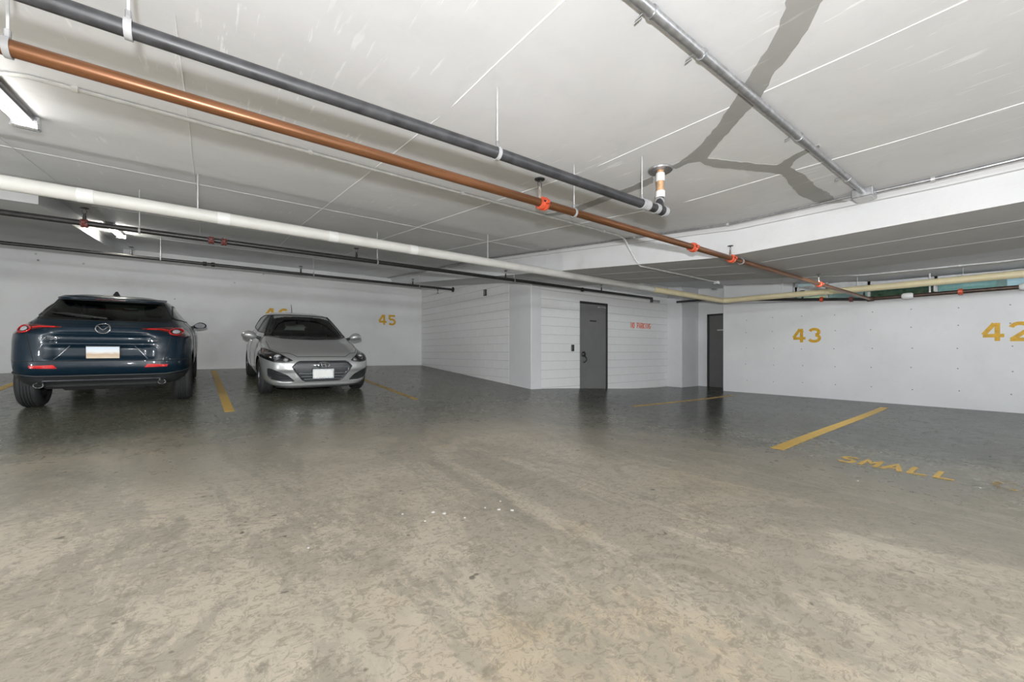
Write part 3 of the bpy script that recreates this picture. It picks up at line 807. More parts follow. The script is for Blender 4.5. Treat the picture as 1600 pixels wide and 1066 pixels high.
for x in (-1.122, 1.637, 4.263): head(e, x, 0, 0, LR, 1, 1.1, 'darkst')
for x in (-.719, 1.897): hanger(e, x, 0, 0, LR, C(LY)-LZ)
hanger(e, 4.441, 0, 0, LR, C(LY)-LZ)
MB().lathe([(0, .03), (.003, .07), (.022, .07), (.025, .03)], (5.43, 0, 0), (1, 0, 0), 20).build('end_flange', 'pipe_blk', e, True)
head(e, 4.98, 0, 0, LR, -1, .9, 'darkst')

# conduits on the slab
EZ = 2.2
e = tag(empty('conduit', (0, .945, 0)), 'fat grey metal conduit on the ceiling running to the junction box', 'conduit')
MB().tube([(-1, 0, C(.94)-.03), (4.36, 0, C(.94)-.03)], .021, 18).build('tube', 'galv', e, True)
for x in (1.40, 1.78, 2.95, 3.95):
    m = MB().lathe([(-.007, .021), (-.007, .0255), (.007, .0255), (.007, .021)], (x, 0, C(.94)-.03), (1, 0, 0), 18, False)
    m.tube([(x, .02, C(.94)-.012), (x, .045, C(.94)-.006), (x, .075, C(.94)-.012), (x, .08, C(.94)-.022), (x, .05, C(.94)-.02)], .003, 6)
    m.build('clip', 'galv', e, True)
e = tag(empty('junction_box', (4.44, .95, C(.94))), 'galvanised junction box on the ceiling beside the beam', 'box')
MB().rbox((-.075, -.07, -.075), (.075, .07, 0), .006).build('housing', 'galv', e)
MB().rbox((-.067, -.06, -.079), (.067, .06, -.073), .002).build('cover', 'rod', e)
e = tag(empty('conduit', (4.50, 0, 0)), 'bright metal conduit along the beam top right of the junction box', 'conduit')
MB().tube([(0, y, C(y)-.02) for y in (-3, 0, .5, .88)], .0145, 12).build('tube', 'galv', e, True)
for y in (.1, .55): MB().lathe([(-.012, .016), (-.012, .021), (.012, .021), (.012, .016)], (0, y, C(y)-.02), (0, 1, 0), 14, False).build('clip', 'rod', e, True)
e = tag(empty('conduit', (4.50, 0, 0)), 'thin grey conduit along the beam top left of the junction box', 'conduit')
ys = [1.02, 1.1, 1.3, 2.1, 3, 4.5, 6.8, 9, 12.5]
MB().tube([(0 if y > 1.15 else -.02, y, C(y)-.018) for y in ys], .012, 12).build('tube', 'galv', e, True)
for y in (2.1, 3.3, 5): MB().lathe([(-.012, .013), (-.012, .018), (.012, .018), (.012, .013)], (0, y, C(y)-.018), (0, 1, 0), 14, False).build('clip', 'rod', e, True)
e = tag(empty('conduit', (0, 3.4, 0)), 'thin white conduit across the ceiling that bends down onto the beam', 'conduit')
cz = C(3.4)-.015
MB().tube([(-1.1, .10, cz), (-.95, .06, cz), (-.8, 0, cz), (4.30, 0, cz), (4.42, 0, cz-.03), (4.64, 0, cz-.26), (4.76, 0, B(3.4)-.016), (4.9, 0, B(3.4)-.014), (6.85, 0, B(3.35)-.014)], .012, 12).build('tube', 'zinc', e, True)
for x in (-.62, .62, 1.95, 4.0): MB().lathe([(-.013, .013), (-.013, .019), (.013, .019), (.013, .013)], (x, 0, cz), (1, 0, 0), 14, False).build('clip', 'tape', e, True)
MB().rbox((6.84, -.035, B(3.35)-.045), (6.92, .035, B(3.35)), .006).build('end_box', 'zinc', e)
e = tag(empty('conduit', (9.85, 0, 0)), 'thin white conduit on the slab above the cream pipe', 'conduit')
MB().tube([(0, y, C(y)+.06-.016) for y in (-4, .5, 2.1, 3.0, 5.2, 6.7)], .012, 12).build('tube', 'zinc', e, True)
for y in (.9, 2.8): MB().lathe([(-.013, .013), (-.013, .019), (.013, .019), (.013, .013)], (0, y, C(y)+.044), (0, 1, 0), 14, False).build('clip', 'tape', e, True)
e = tag(empty('conduit', (10.62, 0, 0)), 'short white bracket conduit above the windows beside the dark hedge', 'conduit')
MB().tube([(0, 2.3, 2.06), (0, 2.3, 2.13), (0, 2.28, 2.145), (0, 1.30, 2.145), (0, 1.28, 2.13), (0, 1.28, 1.95)], .016, 12).build('tube', 'zinc', e, True)

# strip lights in view
def strip_light(x, y0, y1, z0, z1, label, power):
    L = y1-y0; e = tag(empty('ceiling_light', (x, (y0+y1)/2, (z0+z1)/2), (math.atan2(z1-z0, L), 0, 0)), label, 'lamp')
    MB().rbox((-.05, -L/2, -.045), (.05, L/2, -.002), .01).build('housing', 'darkst', e)
    for sg in (-1, 1):
        MB().rbox((-.07, sg*L/2-.05*sg-.03, -.10), (.07, sg*L/2-.05*sg+.03, -.004), .01).build('lamp_holder', 'satin', e)
    for sg in (-1, 1):
        MB().tube([(sg*.03, -L/2+.06, -.07), (sg*.03, L/2-.06, -.07)], .013, 12).build('tube', 'lamp' if power else 'lamp2', e, True)
    return e
strip_light(-1.27, 9.0, 10.2, C(9.0), C(10.2), 'fluorescent strip light on the ceiling above the navy car', 1)
strip_light(-1.0, 3.05, 4.25, C(3.05), C(4.25), 'fluorescent strip light on the ceiling at the upper left', 0)

# scraps on the floor
CHIP = ['faint white paint chip at the left end of the chip row on the floor', 'larger white paint chip, left one of the bright pair on the floor', 'larger white paint chip, right one of the bright pair on the floor',
        'tiny white chip just below the bright pair of chips', 'small white chip between the bright pair and the right group of chips', 'tiny white chip above the gap left of the right group of chips',
        'flat white chip at the left of the right group of chips', 'flat white chip at the right end of the chip row on the floor', 'small white chip farthest from the camera in the right group of chips',
        'lone small white chip nearest the camera, left of all the other chips', 'white chip on the floor below the S of the SMALL CAR lettering', 'white chip beside the faded C of the floor lettering']
for i, (x, y) in enumerate([(.916, 2.299), (1.074, 2.216), (1.117, 2.16), (.98, 2.127), (1.182, 2.031), (1.36, 2.088), (1.412, 2.012), (1.468, 1.957), (1.497, 2.119), (.39, 2.178), (3.855, .863), (4.348, .302)]):
    m = MB(); n = 7; r = .012 if i in (1, 2, 6, 7) else .007
    ring = [(r*random.uniform(.7, 1.2)*math.cos(k*2*PI/n), r*random.uniform(.7, 1.2)*math.sin(k*2*PI/n)) for k in range(n)]
    m.add([(u, v, 0) for u, v in ring]+[(u*.8, v*.8, .003) for u, v in ring], [tuple(range(n))[::-1], tuple(range(n, 2*n))]+[(k, (k+1) % n, n+(k+1) % n, n+k) for k in range(n)])
    tag(m.build('paint_chip', 'paper', None, False, (x, y, F(x, y)+.001)), CHIP[i], 'chip', 'white paint chips on the floor')

# ------------------------------------------------------------------ cars: a body skin lofted from plan outlines at rising heights, then cut into panels
def pchip(x, y, q):
    x = np.asarray(x, float); y = np.asarray(y, float); h = np.diff(x); d = np.diff(y)/h; m = np.zeros_like(y)
    for i in range(1, len(x)-1):
        if d[i-1]*d[i] > 0:
            w1 = 2*h[i]+h[i-1]; w2 = h[i]+2*h[i-1]; m[i] = (w1+w2)/(w1/d[i-1]+w2/d[i])
    m[0] = d[0]; m[-1] = d[-1]
    i = np.clip(np.searchsorted(x, q)-1, 0, len(x)-2); t = (q-x[i])/h[i]
    return (1+2*t)*(1-t)**2*y[i]+t*(1-t)**2*h[i]*m[i]+t*t*(3-2*t)*y[i+1]+t*t*(t-1)*h[i]*m[i+1]
def quad_pts(n, k):
    """superellipse quadrant x=c^(2/n), y=s^(2/n), k+1 points evenly spread"""
    a = np.linspace(0, PI/2, 600); p = np.stack([np.cos(a)**(2/n), np.sin(a)**(2/n)], 1)
    L = np.concatenate([[0], np.cumsum(np.hypot(*np.diff(p, axis=0).T))])
    t = np.linspace(0, L[-1], k+1)
    return np.stack([np.interp(t, L, p[:, 0]), np.interp(t, L, p[:, 1])], 1)
def body_skin(keys, disp, nz=100, k=34):
    K = np.array(keys, float)
    step = np.hypot(np.hypot(np.diff(K[:, 0]), np.diff(K[:, 3])*.6), np.maximum(np.abs(np.diff(K[:, 1])), np.abs(np.diff(K[:, 2])))*.35)
    s = np.concatenate([[0], np.cumsum(step)]); q = np.linspace(0, s[-1], nz)
    z, yf, yr, w, nf, nr = [pchip(s, K[:, i], q) for i in range(6)]
    bm = bmesh.new(); rings = []
    for i in range(nz):
        ym = (yf[i]+yr[i])/2
        f = quad_pts(nf[i], k); r = quad_pts(nr[i], k); pts = []
        for c, sn in f: pts.append((w[i]*c, ym+(yf[i]-ym)*sn))                    # right, front
        for c, sn in f[::-1][1:]: pts.append((-w[i]*c, ym+(yf[i]-ym)*sn))         # left, front
        for c, sn in r[1:]: pts.append((-w[i]*c, ym-(ym-yr[i])*sn))
        for c, sn in r[::-1][1:-1]: pts.append((w[i]*c, ym-(ym-yr[i])*sn))
        rings.append([bm.verts.new(disp(x, y, z[i])) for x, y in pts])
    n = len(rings[0])
    for a, b in zip(rings[:-1], rings[1:]):
        for j in range(n): bm.faces.new((a[j], a[(j+1) % n], b[(j+1) % n], b[j]))
    bm.faces.new(rings[-1])
    bmesh.ops.recalc_face_normals(bm, faces=bm.faces)
    return bm
VIEW = {'x': (1, 2), 'y': (0, 2), 'z': (0, 1)}
def inside(p, poly):
    c = False; n = len(poly); x, y = p
    for i in range(n):
        (x1, y1), (x2, y2) = poly[i], poly[i-1]
        if (y1 > y) != (y2 > y) and x < (x2-x1)*(y-y1)/(y2-y1)+x1: c = not c
    return c
def cut(bm, view, poly, cond):
    i, j = VIEW[view]
    for a, b in zip(poly, poly[1:]+poly[:1]):
        lo = (min(a[0], b[0])-.01, min(a[1], b[1])-.01); hi = (max(a[0], b[0])+.01, max(a[1], b[1])+.01)
        d = Vector((b[0]-a[0], b[1]-a[1]))
        if d.length < 1e-6: continue
        no = Vector((0, 0, 0)); no[i] = -d.y; no[j] = d.x; co = Vector((0, 0, 0)); co[i] = a[0]; co[j] = a[1]
        fs = []
        for f in bm.faces:
            if not cond(f.calc_center_median()): continue
            us = [v.co[i] for v in f.verts]; ws = [v.co[j] for v in f.verts]
            if max(us) < lo[0] or min(us) > hi[0] or max(ws) < lo[1] or min(ws) > hi[1]: continue
            fs.append(f)
        if fs:
            g = set(fs)
            for f in fs: g.update(f.verts); g.update(f.edges)
            bmesh.ops.bisect_plane(bm, geom=list(g), plane_co=co, plane_no=no, dist=1e-5)
def mirror(p): return [(-x, z) for x, z in p][::-1]
def panels(bm, regions):
    """regions: (part name, view, polygon, cond) in order of precedence; returns name -> faces"""
    for nm, view, poly, cond in regions: cut(bm, view, poly, cond)
    out = {}
    for f in bm.faces:
        c = f.calc_center_median()
        for nm, view, poly, cond in regions:
            i, j = VIEW[view]
            if cond(c) and inside((c[i], c[j]), poly): out.setdefault(nm, []).append(f); break
        else: out.setdefault('body', []).append(f)
    return out
def face_mesh(name, faces, mat, parent, push=0., rim=None, thick=0.):
    """copy faces to an object; push moves them along `rim` (a vector) and closes the edge with a rim"""
    bm = bmesh.new(); mp = {}
    for f in faces:
        vs = []
        for v in f.verts:
            if v not in mp: mp[v] = bm.verts.new(v.co)
            vs.append(mp[v])
        try: bm.faces.new(vs)
        except ValueError: pass
    for f in bm.faces: f.smooth = True
    if push:
        be = [e for e in bm.edges if len(e.link_faces) == 1]
        ex = bmesh.ops.extrude_edge_only(bm, edges=be)
        # the extruded copies keep the original outline, the panel itself moves
        new = {g for g in ex['geom'] if isinstance(g, bmesh.types.BMVert)}
        d = Vector(rim)*push
        for v in bm.verts:
            if v not in new: v.co += d
    if thick:
        bm.normal_update()
        for v in bm.verts: v.co += v.normal*thick
    me = bpy.data.meshes.new(name); bm.to_mesh(me); bm.free(); me.materials.append(M[mat])
    o = bpy.data.objects.new(name, me); COL.objects.link(o); o.parent = parent
    return o
class Skin:
    def __init__(s, bm): s.t = BVHTree.FromBMesh(bm)
    def hit(s, view, u, w, side, off=0.):
        """point on the skin seen along an axis: view 'y' side -1 is the rear, +1 the front; 'x' side +-1; 'z' from above"""
        ax = {'x': 0, 'y': 1, 'z': 2}[view]; i, j = VIEW[view]
        o = Vector((0, 0, 0)); o[i] = u; o[j] = w; o[ax] = side*5; d = Vector((0, 0, 0)); d[ax] = -side
        h, n, _, _ = s.t.ray_cast(o, d)
        if h is None: return None
        if n.dot(d) > 0: n = -n
        return h+n*off
    def path(s, view, pts, side, off=0., step=.03):
        out = []
        for a, b in zip(pts[:-1], pts[1:]):
            n = max(1, int(math.dist(a, b)/step))
            for k in range(n):
                t = k/n; p = s.hit(view, a[0]+(b[0]-a[0])*t, a[1]+(b[1]-a[1])*t, side, off)
                if p: out.append(p)
        p = s.hit(view, *pts[-1], side, off)
        if p: out.append(p)
        return out
def wheel(parent, x, y, r, w, side, rim_mat, spokes=5):
    o = empty('wheel', (x, y, r)); o.parent = parent
    rr = r*.70
    prof = [(-w/2+.012, rr), (-w/2, rr+.02), (-w/2, r-.035), (-w/2+.025, r-.008), (-w/2+.04, r)]
    for k in range(4):      # tread grooves
        t0 = -w/2+.04+(w-.08)*(k+.8)/5
        prof += [(t0-.006, r), (t0-.004, r-.008), (t0+.004, r-.008), (t0+.006, r)]
    prof += [(w/2-.04, r), (w/2-.025, r-.008), (w/2, r-.035), (w/2, rr+.02), (w/2-.012, rr)]
    MB().lathe(prof, (0, 0, 0), (1, 0, 0), 40, False).build('tyre', 'rubber', o, True)
    s = side
    b = MB().lathe([(-s*w*.38, rr), (s*w*.40, rr), (s*w*.44, rr-.006), (s*w*.42, rr-.03), (s*w*.1, rr-.04), (s*w*.05, .05), (-s*w*.05, .0)], (0, 0, 0), (1, 0, 0), 36, False)
    b.build('rim', 'dkalloy', o, True)
    m = MB()
    for k in range(spokes*2):
        a = 2*PI*(k//2)/spokes+(.16 if k % 2 else -.16); c, sn = math.cos(a), math.sin(a)
        u = Vector((0, -sn, c)); rd = Vector((0, c, sn)); q = []
        for t, hw, xo in ((.035, .022, .30), (rr*.6, .014, .40), (rr-.012, .020, .40)):
            for sx, uu in ((0, -1), (0, 1), (-.03, 1), (-.03, -1)): q.append(rd*t+u*hw*uu+Vector((s*(w*xo+sx), 0, 0)))
        m.add(q, [(i*4+j, i*4+(j+1) % 4, (i+1)*4+(j+1) % 4, (i+1)*4+j) for i in range(2) for j in range(4)]+[(0, 1, 2, 3), (8, 9, 10, 11)])
    m.lathe([(s*w*.2, .055), (s*w*.40, .05), (s*w*.42, .03), (s*w*.42, .0)], (0, 0, 0), (1, 0, 0), 20, False)
    m.build('spokes', rim_mat, o)
    return o
def arch_liner(parent, y, r, R, x0, x1, name='wheel_arch_liner'):
    m = MB(); n = 20; vs = []
    for k in range(n+1):
        a = -.05+(PI+.1)*k/n
        for x in (x0, x1): vs.append((x, y+R*math.cos(a), r+R*math.sin(a)))
    fs = [(2*k, 2*k+1, 2*k+3, 2*k+2) for k in range(n)]
    c = len(vs); vs.append((x0, y, r)); fs += [(2*k, 2*k+2, c) for k in range(n)]
    m.add(vs, fs).build(name, 'dark', parent)
def seat(parent, x, y, z, w, name='seat'):
    m = MB().rbox((x-w/2, y-.25, z), (x+w/2, y+.27, z+.16), .05)
    m.rbox((x-w/2+.02, y-.38, z+.10), (x+w/2-.02, y-.22, z+.60), .05)
    s = m.build(name, 'seat', parent)
    MB().rbox((x-.13, y-.41, z+.61), (x+.13, y-.31, z+.80), .04).build('headrest', 'seat', s)
def ellipsoid(m, c, r, n=16, f=lambda p: p):
    vs = []; k = n//2
    for i in range(k+1):
        th = PI*i/k
        for j in range(n):
            ph = 2*PI*j/n; vs.append(f(Vector((c[0]+r[0]*math.sin(th)*math.cos(ph), c[1]+r[1]*math.sin(th)*math.sin(ph), c[2]+r[2]*math.cos(th)))))
    return m.add(vs, [(i*n+j, i*n+(j+1) % n, (i+1)*n+(j+1) % n, (i+1)*n+j) for i in range(k) for j in range(n)])
def circle(cy, cz, R, n=26): return [(cy+R*math.cos(2*PI*k/n), cz+R*math.sin(2*PI*k/n)) for k in range(n)]
def mirrors(root, x, y, z, mat, gl='chrome', k=1.):
    for s in (-1, 1):
        m = MB()
        ellipsoid(m, (s*x, y, z), (.125*k, .085, .075*k), 18, lambda p: Vector((p.x, max(p.y, y-.045), p.z-.25*abs(p.x-s*x)*(1 if (p.x-s*x)*s < 0 else .2))))
        o = m.build('door_mirror', mat, root, True)
        m = MB(); n = 18
        ring = [(s*x+.10*k*math.cos(2*PI*i/n), z-.006+.056*k*math.sin(2*PI*i/n)) for i in range(n)]
        m.add([(u, y-.050, w) for u, w in ring]+[(u, y-.044, w) for u, w in ring], [tuple(range(n)), tuple(range(n, 2*n))[::-1]]+[(i, (i+1) % n, n+(i+1) % n, n+i) for i in range(n)])
        m.build('mirror_glass', gl, o)
        MB().tube([(s*(x-.08), y, z-.03), (s*(x-.20), y-.01, z-.075)], [.025, .035], 10).build('mirror_arm', 'blackp', o, True)
def seam(skin, specs, parent, name='panel_gap', r=.0035, mat='blackp'):
    m = MB()
    for view, pts, side in specs:
        p = skin.path(view, pts, side, 0.)
        if len(p) > 1: m.tube(p, r, 6)
    return m.build(name, mat, parent)
def place_car(root, a, b, heading):
    """stand the car on the sloping slab: heading 0 faces the rear wall"""
    n = Vector((-(F(a+.4, b)-F(a-.4, b))/.8, -(F(a, b+1.3)-F(a, b-1.3))/2.6, 1)).normalized()
    fw = Vector((math.sin(heading), math.cos(heading), 0)); rt = fw.cross(n).normalized(); fw = n.cross(rt)
    R = Matrix((rt, fw, n)).transposed().to_4x4()
    z = (F(a, b+1.3)+F(a, b-1.3))/2
    root.matrix_world = Matrix.Translation((a, b, z))@R

# ---------- navy crossover, seen from behind
def navy_car():
    root = tag(empty('car'), 'dark navy hatchback crossover parked nose to the wall, seen from behind', 'car')
    #        z     yf    yr     w    nf   nr
    K = [(.24, 1.95, -1.93, .76, 4.6, 7.0), (.30, 2.10, -2.02, .83, 4.6, 7.0), (.40, 2.18, -2.10, .880, 4.6, 7.0), (.52, 2.23, -2.145, .892, 4.6, 7.0),
         (.62, 2.24, -2.135, .8965, 4.6, 7.0), (.72, 2.23, -2.115, .8975, 4.6, 7.0), (.82, 2.20, -2.10, .895, 4.6, 7.0), (.90, 2.10, -2.085, .885, 4.4, 7.0),
         (.96, 1.80, -2.075, .868, 4.2, 5.2), (1.01, 1.35, -2.06, .845, 4.0, 4.3), (1.045, 1.05, -2.02, .815, 4.0, 3.8), (1.075, .97, -1.965, .785, 4.0, 3.8),
         (1.12, .90, -1.89, .755, 4.0, 3.8), (1.20, .70, -1.745, .705, 4.0, 4.0), (1.275, .50, -1.60, .655, 4.0, 4.2), (1.345, .33, -1.49, .612, 3.9, 4.4),
         (1.385, .22, -1.46, .582, 3.7, 4.6), (1.415, .08, -1.45, .545, 3.5, 4.4), (1.445, -.10, -1.30, .46, 3.2, 3.6), (1.466, -.30, -1.05, .33, 2.8, 3.0), (1.475, -.48, -.80, .16, 2.5, 2.6)]
    def disp(x, y, z):
        if y < -1.7:
            # number plate recess, a hollow belt below the tail and a ledge above it
            fx = S((.52-abs(x))/.14)
            y += .055*fx*S((z-.60)/.03)*S((.80-z)/.05)
            y += .03*fx*S((z-.80)/.04)*S((.93-z)/.05)
            y -= .015*S((z-.93)/.03)*S((1.04-z)/.03)*fx
            y += .035*S((.42-z)/.05)*S((z-.2)/.05)*S((.74-abs(x))/.1)
        return (x, y, z)
    bm = body_skin(K, disp)
    sk = Skin(bm)
    rear = lambda c: c.y < -1.2; front = lambda c: c.y > 0; side = lambda c: abs(c.x) > .4
    ws = [(-.66, 1.085), (.66, 1.085), (.53, 1.36), (-.53, 1.36)]
    rg = [(-.66, 1.095), (.66, 1.095), (.64, 1.18), (.545, 1.368), (-.545, 1.368), (-.64, 1.18)]
    sw = [(.66, 1.10), (.18, 1.305), (-.25, 1.36), (-.80, 1.345), (-1.15, 1.285), (-1.50, 1.17), (-1.40, 1.14), (-.55, 1.105)]
    tl = [(.95, 1.02), (.80, 1.035), (.62, 1.03), (.37, 1.012), (.37, .997), (.55, .985), (.655, .955), (.72, .915), (.80, .90), (.95, .92)]
    rf = [(.40, .495), (.63, .50), (.64, .53), (.43, .540)]
    R1, yw, rw, UP = .385, 1.3275, .345, .085
    regs = [('arch', 'x', circle(yw, rw-UP, R1), lambda c: abs(c.x) > .5), ('arch', 'x', circle(-yw, rw-UP, R1), lambda c: abs(c.x) > .5),
            ('windscreen', 'y', ws, front), ('rear_window', 'y', rg, rear), ('side_window', 'x', sw, lambda c: c.x > .4), ('side_window2', 'x', sw, lambda c: c.x < -.4),
            ('tail', 'y', tl, lambda c: c.y < -1.55), ('tail2', 'y', mirror(tl), lambda c: c.y < -1.55),
            ('refl', 'y', rf, lambda c: c.y < -1.5), ('refl2', 'y', mirror(rf), lambda c: c.y < -1.5),
            ('wheel_arch_trim', 'x', circle(yw, rw-UP, R1+.055), lambda c: abs(c.x) > .5), ('wheel_arch_trim', 'x', circle(-yw, rw-UP, R1+.055), lambda c: abs(c.x) > .5),
            ('lower_cladding', 'x', [(-3, .1), (3, .1), (3, .385), (-3, .385)], lambda c: True),
            ('rear_bumper', 'y', [(-1, .385), (1, .385), (1, .585), (-1, .585)], lambda c: c.y < -1.72),
            ('tailgate', 'y', [(-.60, .585), (.60, .585), (.665, .90), (.70, 1.06), (.62, 1.39), (-.62, 1.39), (-.70, 1.06), (-.665, .90)], rear),
            ('rear_door', 'x', [(-.05, .40), (-.05, 1.12), (-.9, 1.14), (-1.12, .78), (-.85, .40)], lambda c: c.x > .5), ('rear_door2', 'x', [(-.05, .40), (-.05, 1.12), (-.9, 1.14), (-1.12, .78), (-.85, .40)], lambda c: c.x < -.5),
            ('front_door', 'x', [(-.05, .40), (-.05, 1.12), (.72, 1.07), (.90, .80), (.86, .40)], lambda c: c.x > .5), ('front_door2', 'x', [(-.05, .40), (-.05, 1.12), (.72, 1.07), (.90, .80), (.86, .40)], lambda c: c.x < -.5),
            ('hood', 'z', [(-.70, 1.0), (.70, 1.0), (.66, 2.02), (-.66, 2.02)], lambda c: c.z > .86)]
    P = panels(bm, regs)
    nm = {'body': ('body_shell', 'navy'), 'windscreen': ('windscreen', 'glass'), 'rear_window': ('rear_window', 'dglass'), 'side_window': ('side_window', 'dglass'), 'side_window2': ('side_window', 'dglass'),
          'wheel_arch_trim': ('wheel_arch_trim', 'clad'), 'lower_cladding': ('lower_cladding', 'clad'), 'rear_bumper': ('rear_bumper', 'navy'), 'tailgate': ('tailgate', 'navy'),
          'rear_door': ('rear_door', 'navy'), 'rear_door2': ('rear_door', 'navy'), 'front_door': ('front_door', 'navy'), 'front_door2': ('front_door', 'navy'), 'hood': ('hood', 'navy')}
    made = {}
    for k, (n_, mt) in nm.items():
        if k in P: made[k] = face_mesh(n_, P[k], mt, root)
    made['tailgate']
    for k in ('tail', 'tail2'): made[k] = face_mesh('tail_lamp', P[k], 'redlens', root, thick=.004)
    for k in ('refl', 'refl2'): made[k] = face_mesh('reflector', P[k], 'redref', root, thick=.004)
    bm.free()
    tg = made['tailgate']
    for s in (-1, 1):
        q = made['tail' if s > 0 else 'tail2']
        c = sk.hit('y', s*.715, .968, -1)
        ring = [sk.hit('y', s*.715+.072*math.cos(t), .968+.043*math.sin(t), -1, .010) for t in np.linspace(0, 2*PI, 25)]
        MB().tube(ring, .008, 8, False).build('light_ring', 'redref', q, True)
        m = MB(); pts = [sk.hit('y', s*.715+.040*math.cos(t), .968+.027*math.sin(t), -1, .010) for t in np.linspace(0, 2*PI, 17)[:-1]]
        m.add(pts+[sk.hit('y', s*.715, .968, -1, .022)], [(i, (i+1) % 16, 16) for i in range(16)]); m.build('reversing_lamp', 'lampw', q, True)
        MB().tube(sk.path('y', [(s*.42, 1.004), (s*.56, 1.004), (s*.63, .99)], -1, .006), .008, 8).build('light_bar', 'redref', q, True)
        # exhaust tips
        ex = empty('exhaust_tip', (s*.57, -2.06, .285)); ex.parent = root
        MB().lathe([(.16, .030), (-.02, .036), (-.025, .033), (-.02, .028), (.16, .026)], (0, 0, 0), (0, 1, 0), 24, False).build('pipe', 'chrome', ex, True)
        MB().lathe([(0, .028), (.002, .0)], (0, .06, 0), (0, 1, 0), 16, False).build('bore', 'dark', ex)
        ex.scale = (1.3, 1, 1)
        # bright tubes stand in for the reflections along the plate recess edges
        MB().tube(sk.path('y', [(s*.43, .605), (s*.30, .775)], -1, .003), .005, 6).build('recess_glint', 'satin', tg, True)
    # badges
    c = sk.hit('y', 0, 1.0, -1); e1 = [sk.hit('y', .068*math.cos(t), .995+.052*math.sin(t), -1, .012) for t in np.linspace(0, 2*PI, 29)]
    b = MB().tube(e1, .0075, 8, False)
    for s in (-1, 1): b.tube([sk.hit('y', s*x, z, -1, .012) for x, z in ((0, .978), (.022, .992), (.040, 1.012), (.060, 1.014))], .006, 8)
    b.build('emblem', 'chrome', tg, True)
    def badge(t, x0, z0, h, p, w, r):
        for i, ch in enumerate(t):
            if ch == ' ': continue
            m = MB()
            for st in GL[ch]:
                pts = [q for q in (sk.hit('y', x0+i*p+x/.64*w, z0+y*h, -1, .004) for x, y in st) if q]
                if len(pts) > 1: m.tube(pts, r, 5)
            m.build('badge_letter', 'chrome', tg)
    badge('CX-30', -.555, .845, .034, .030, .026, .0034)
    badge('AWD', -.47, .808, .020, .023, .019, .0022)
    badge('SKYACTIV', .425, .838, .018, .0135, .0115, .0017)
    pl = MB().rbox((-.155, -2.112, .615), (.155, -2.098, .765), .004).build('licence_plate', 'plate', root)
    m = MB()
    for z in (.608, .772): m.box((-.158, -2.106, z-.004), (.158, -2.094, z+.004))
    m.build('plate_frame', 'blackp', pl)
    # lower bumper lip, wiper, spoiler, fin
    MB().tube(sk.path('y', [(-.55, .335), (.55, .335)], -1, .010), .013, 8).build('bumper_lip', 'dkalloy', root, True)
    MB().tube(sk.path('y', [(-.86, .432), (-.6, .40), (.6, .40), (.86, .432)], -1, .006), .010, 8).build('bumper_edge', 'clad', root, True)
    wp = MB().tube([p for p in sk.path('y', [(.02, 1.105), (-.22, 1.14), (-.42, 1.165)], -1, .022)], .010, 8).build('rear_wiper', 'blackp', root, True)
    MB().tube(sk.path('y', [(-.14, 1.125), (-.52, 1.175)], -1, .012), .007, 6).build('blade', 'blackp', wp)
    top = sk.path('y', [(-.56, 1.387), (.56, 1.387)], -1, 0)
    m = MB(); nT = len(top); vs = []
    for p in top: vs += [p+Vector((0, .26, .052)), p+Vector((0, -.075, .012)), p+Vector((0, -.07, -.010)), p+Vector((0, .10, -.03))]
    m.add(vs, [(i*4+j, i*4+(j+1) % 4, (i+1)*4+(j+1) % 4, (i+1)*4+j) for i in range(nT-1) for j in range(4)]+[(0, 1, 2, 3), tuple((nT-1)*4+j for j in range(4))])
    sp = m.build('roof_spoiler', 'navy', root, True)
    MB().rbox((-.15, -1.545, 1.380), (.15, -1.53, 1.392), .003).build('high_brake_lamp', 'redlens', sp)
    fp = sk.hit('z', .02, -1.0, 1)
    m = MB().add([(.0, -.86, fp.z-.005), (.045, -1.10, fp.z-.012), (.02, -1.13, fp.z+.055), (-.045+.04, -1.13, fp.z+.055), (-.045, -1.10, fp.z-.012)], [(0, 1, 2), (0, 2, 3), (0, 3, 4), (1, 4, 3, 2), (0, 4, 1)])
    m.build('roof_fin', 'blackp', root)
    seam(sk, [('y', [(-.86, .585), (.86, .585)], -1), ('y', [(.60, .59), (.665, .90), (.70, 1.05)], -1), ('y', [(-.60, .59), (-.665, .90), (-.70, 1.05)], -1),
              ('y', rg+rg[:1], -1)], root, r=.005)
    for s in (-1, 1): seam(sk, [('x', [(-.05, .40), (-.05, 1.10)], s), ('x', [(-.85, .40), (-1.12, .78), (-.95, 1.12)], s)], root)
    for s in (-1, 1): MB().tube(sk.path('x', sw+sw[:1], s, .002), .009, 6, False).build('window_trim', 'blackp', root, True)
    mirrors(root, .955, .62, 1.04, 'navy', 'darkst', .82)
    for s in (-1, 1):
        dh = sk.path('x', [(-.72, .90), (-.88, .905)], s, .02); MB().tube(dh, .013, 8).build('door_handle', 'navy', root, True)
        for y in (yw, -yw):
            wheel(root, s*.772, y, rw, .215, s, 'alloy'); arch_liner(root, y, rw, R1-.004, s*.52, s*.80)
    # underside, exhaust box and cabin
    m = MB().rbox((-.56, -1.98, .22), (.56, 2.05, .30), .03); m.build('underbody', 'dark', root)
    MB().rbox((-.42, -1.95, .19), (.42, -1.55, .30), .04).build('silencer', 'darkst', root)
    MB().box((-.80, -1.85, .40), (.80, 1.0, .44)).build('cabin_floor', 'dark', root)
    MB().rbox((-.70, .55, .70), (.70, 1.0, 1.06), .06).build('dashboard', 'blackp', root)
    for x in (-.36, .36): seat(root, x, .05, .55, .50)
    m = MB().rbox((-.62, -.95, .50), (.62, -.45, .68), .05); m.rbox((-.60, -1.08, .62), (.60, -.92, .98), .05)
    rs = m.build('rear_seat', 'seat', root)
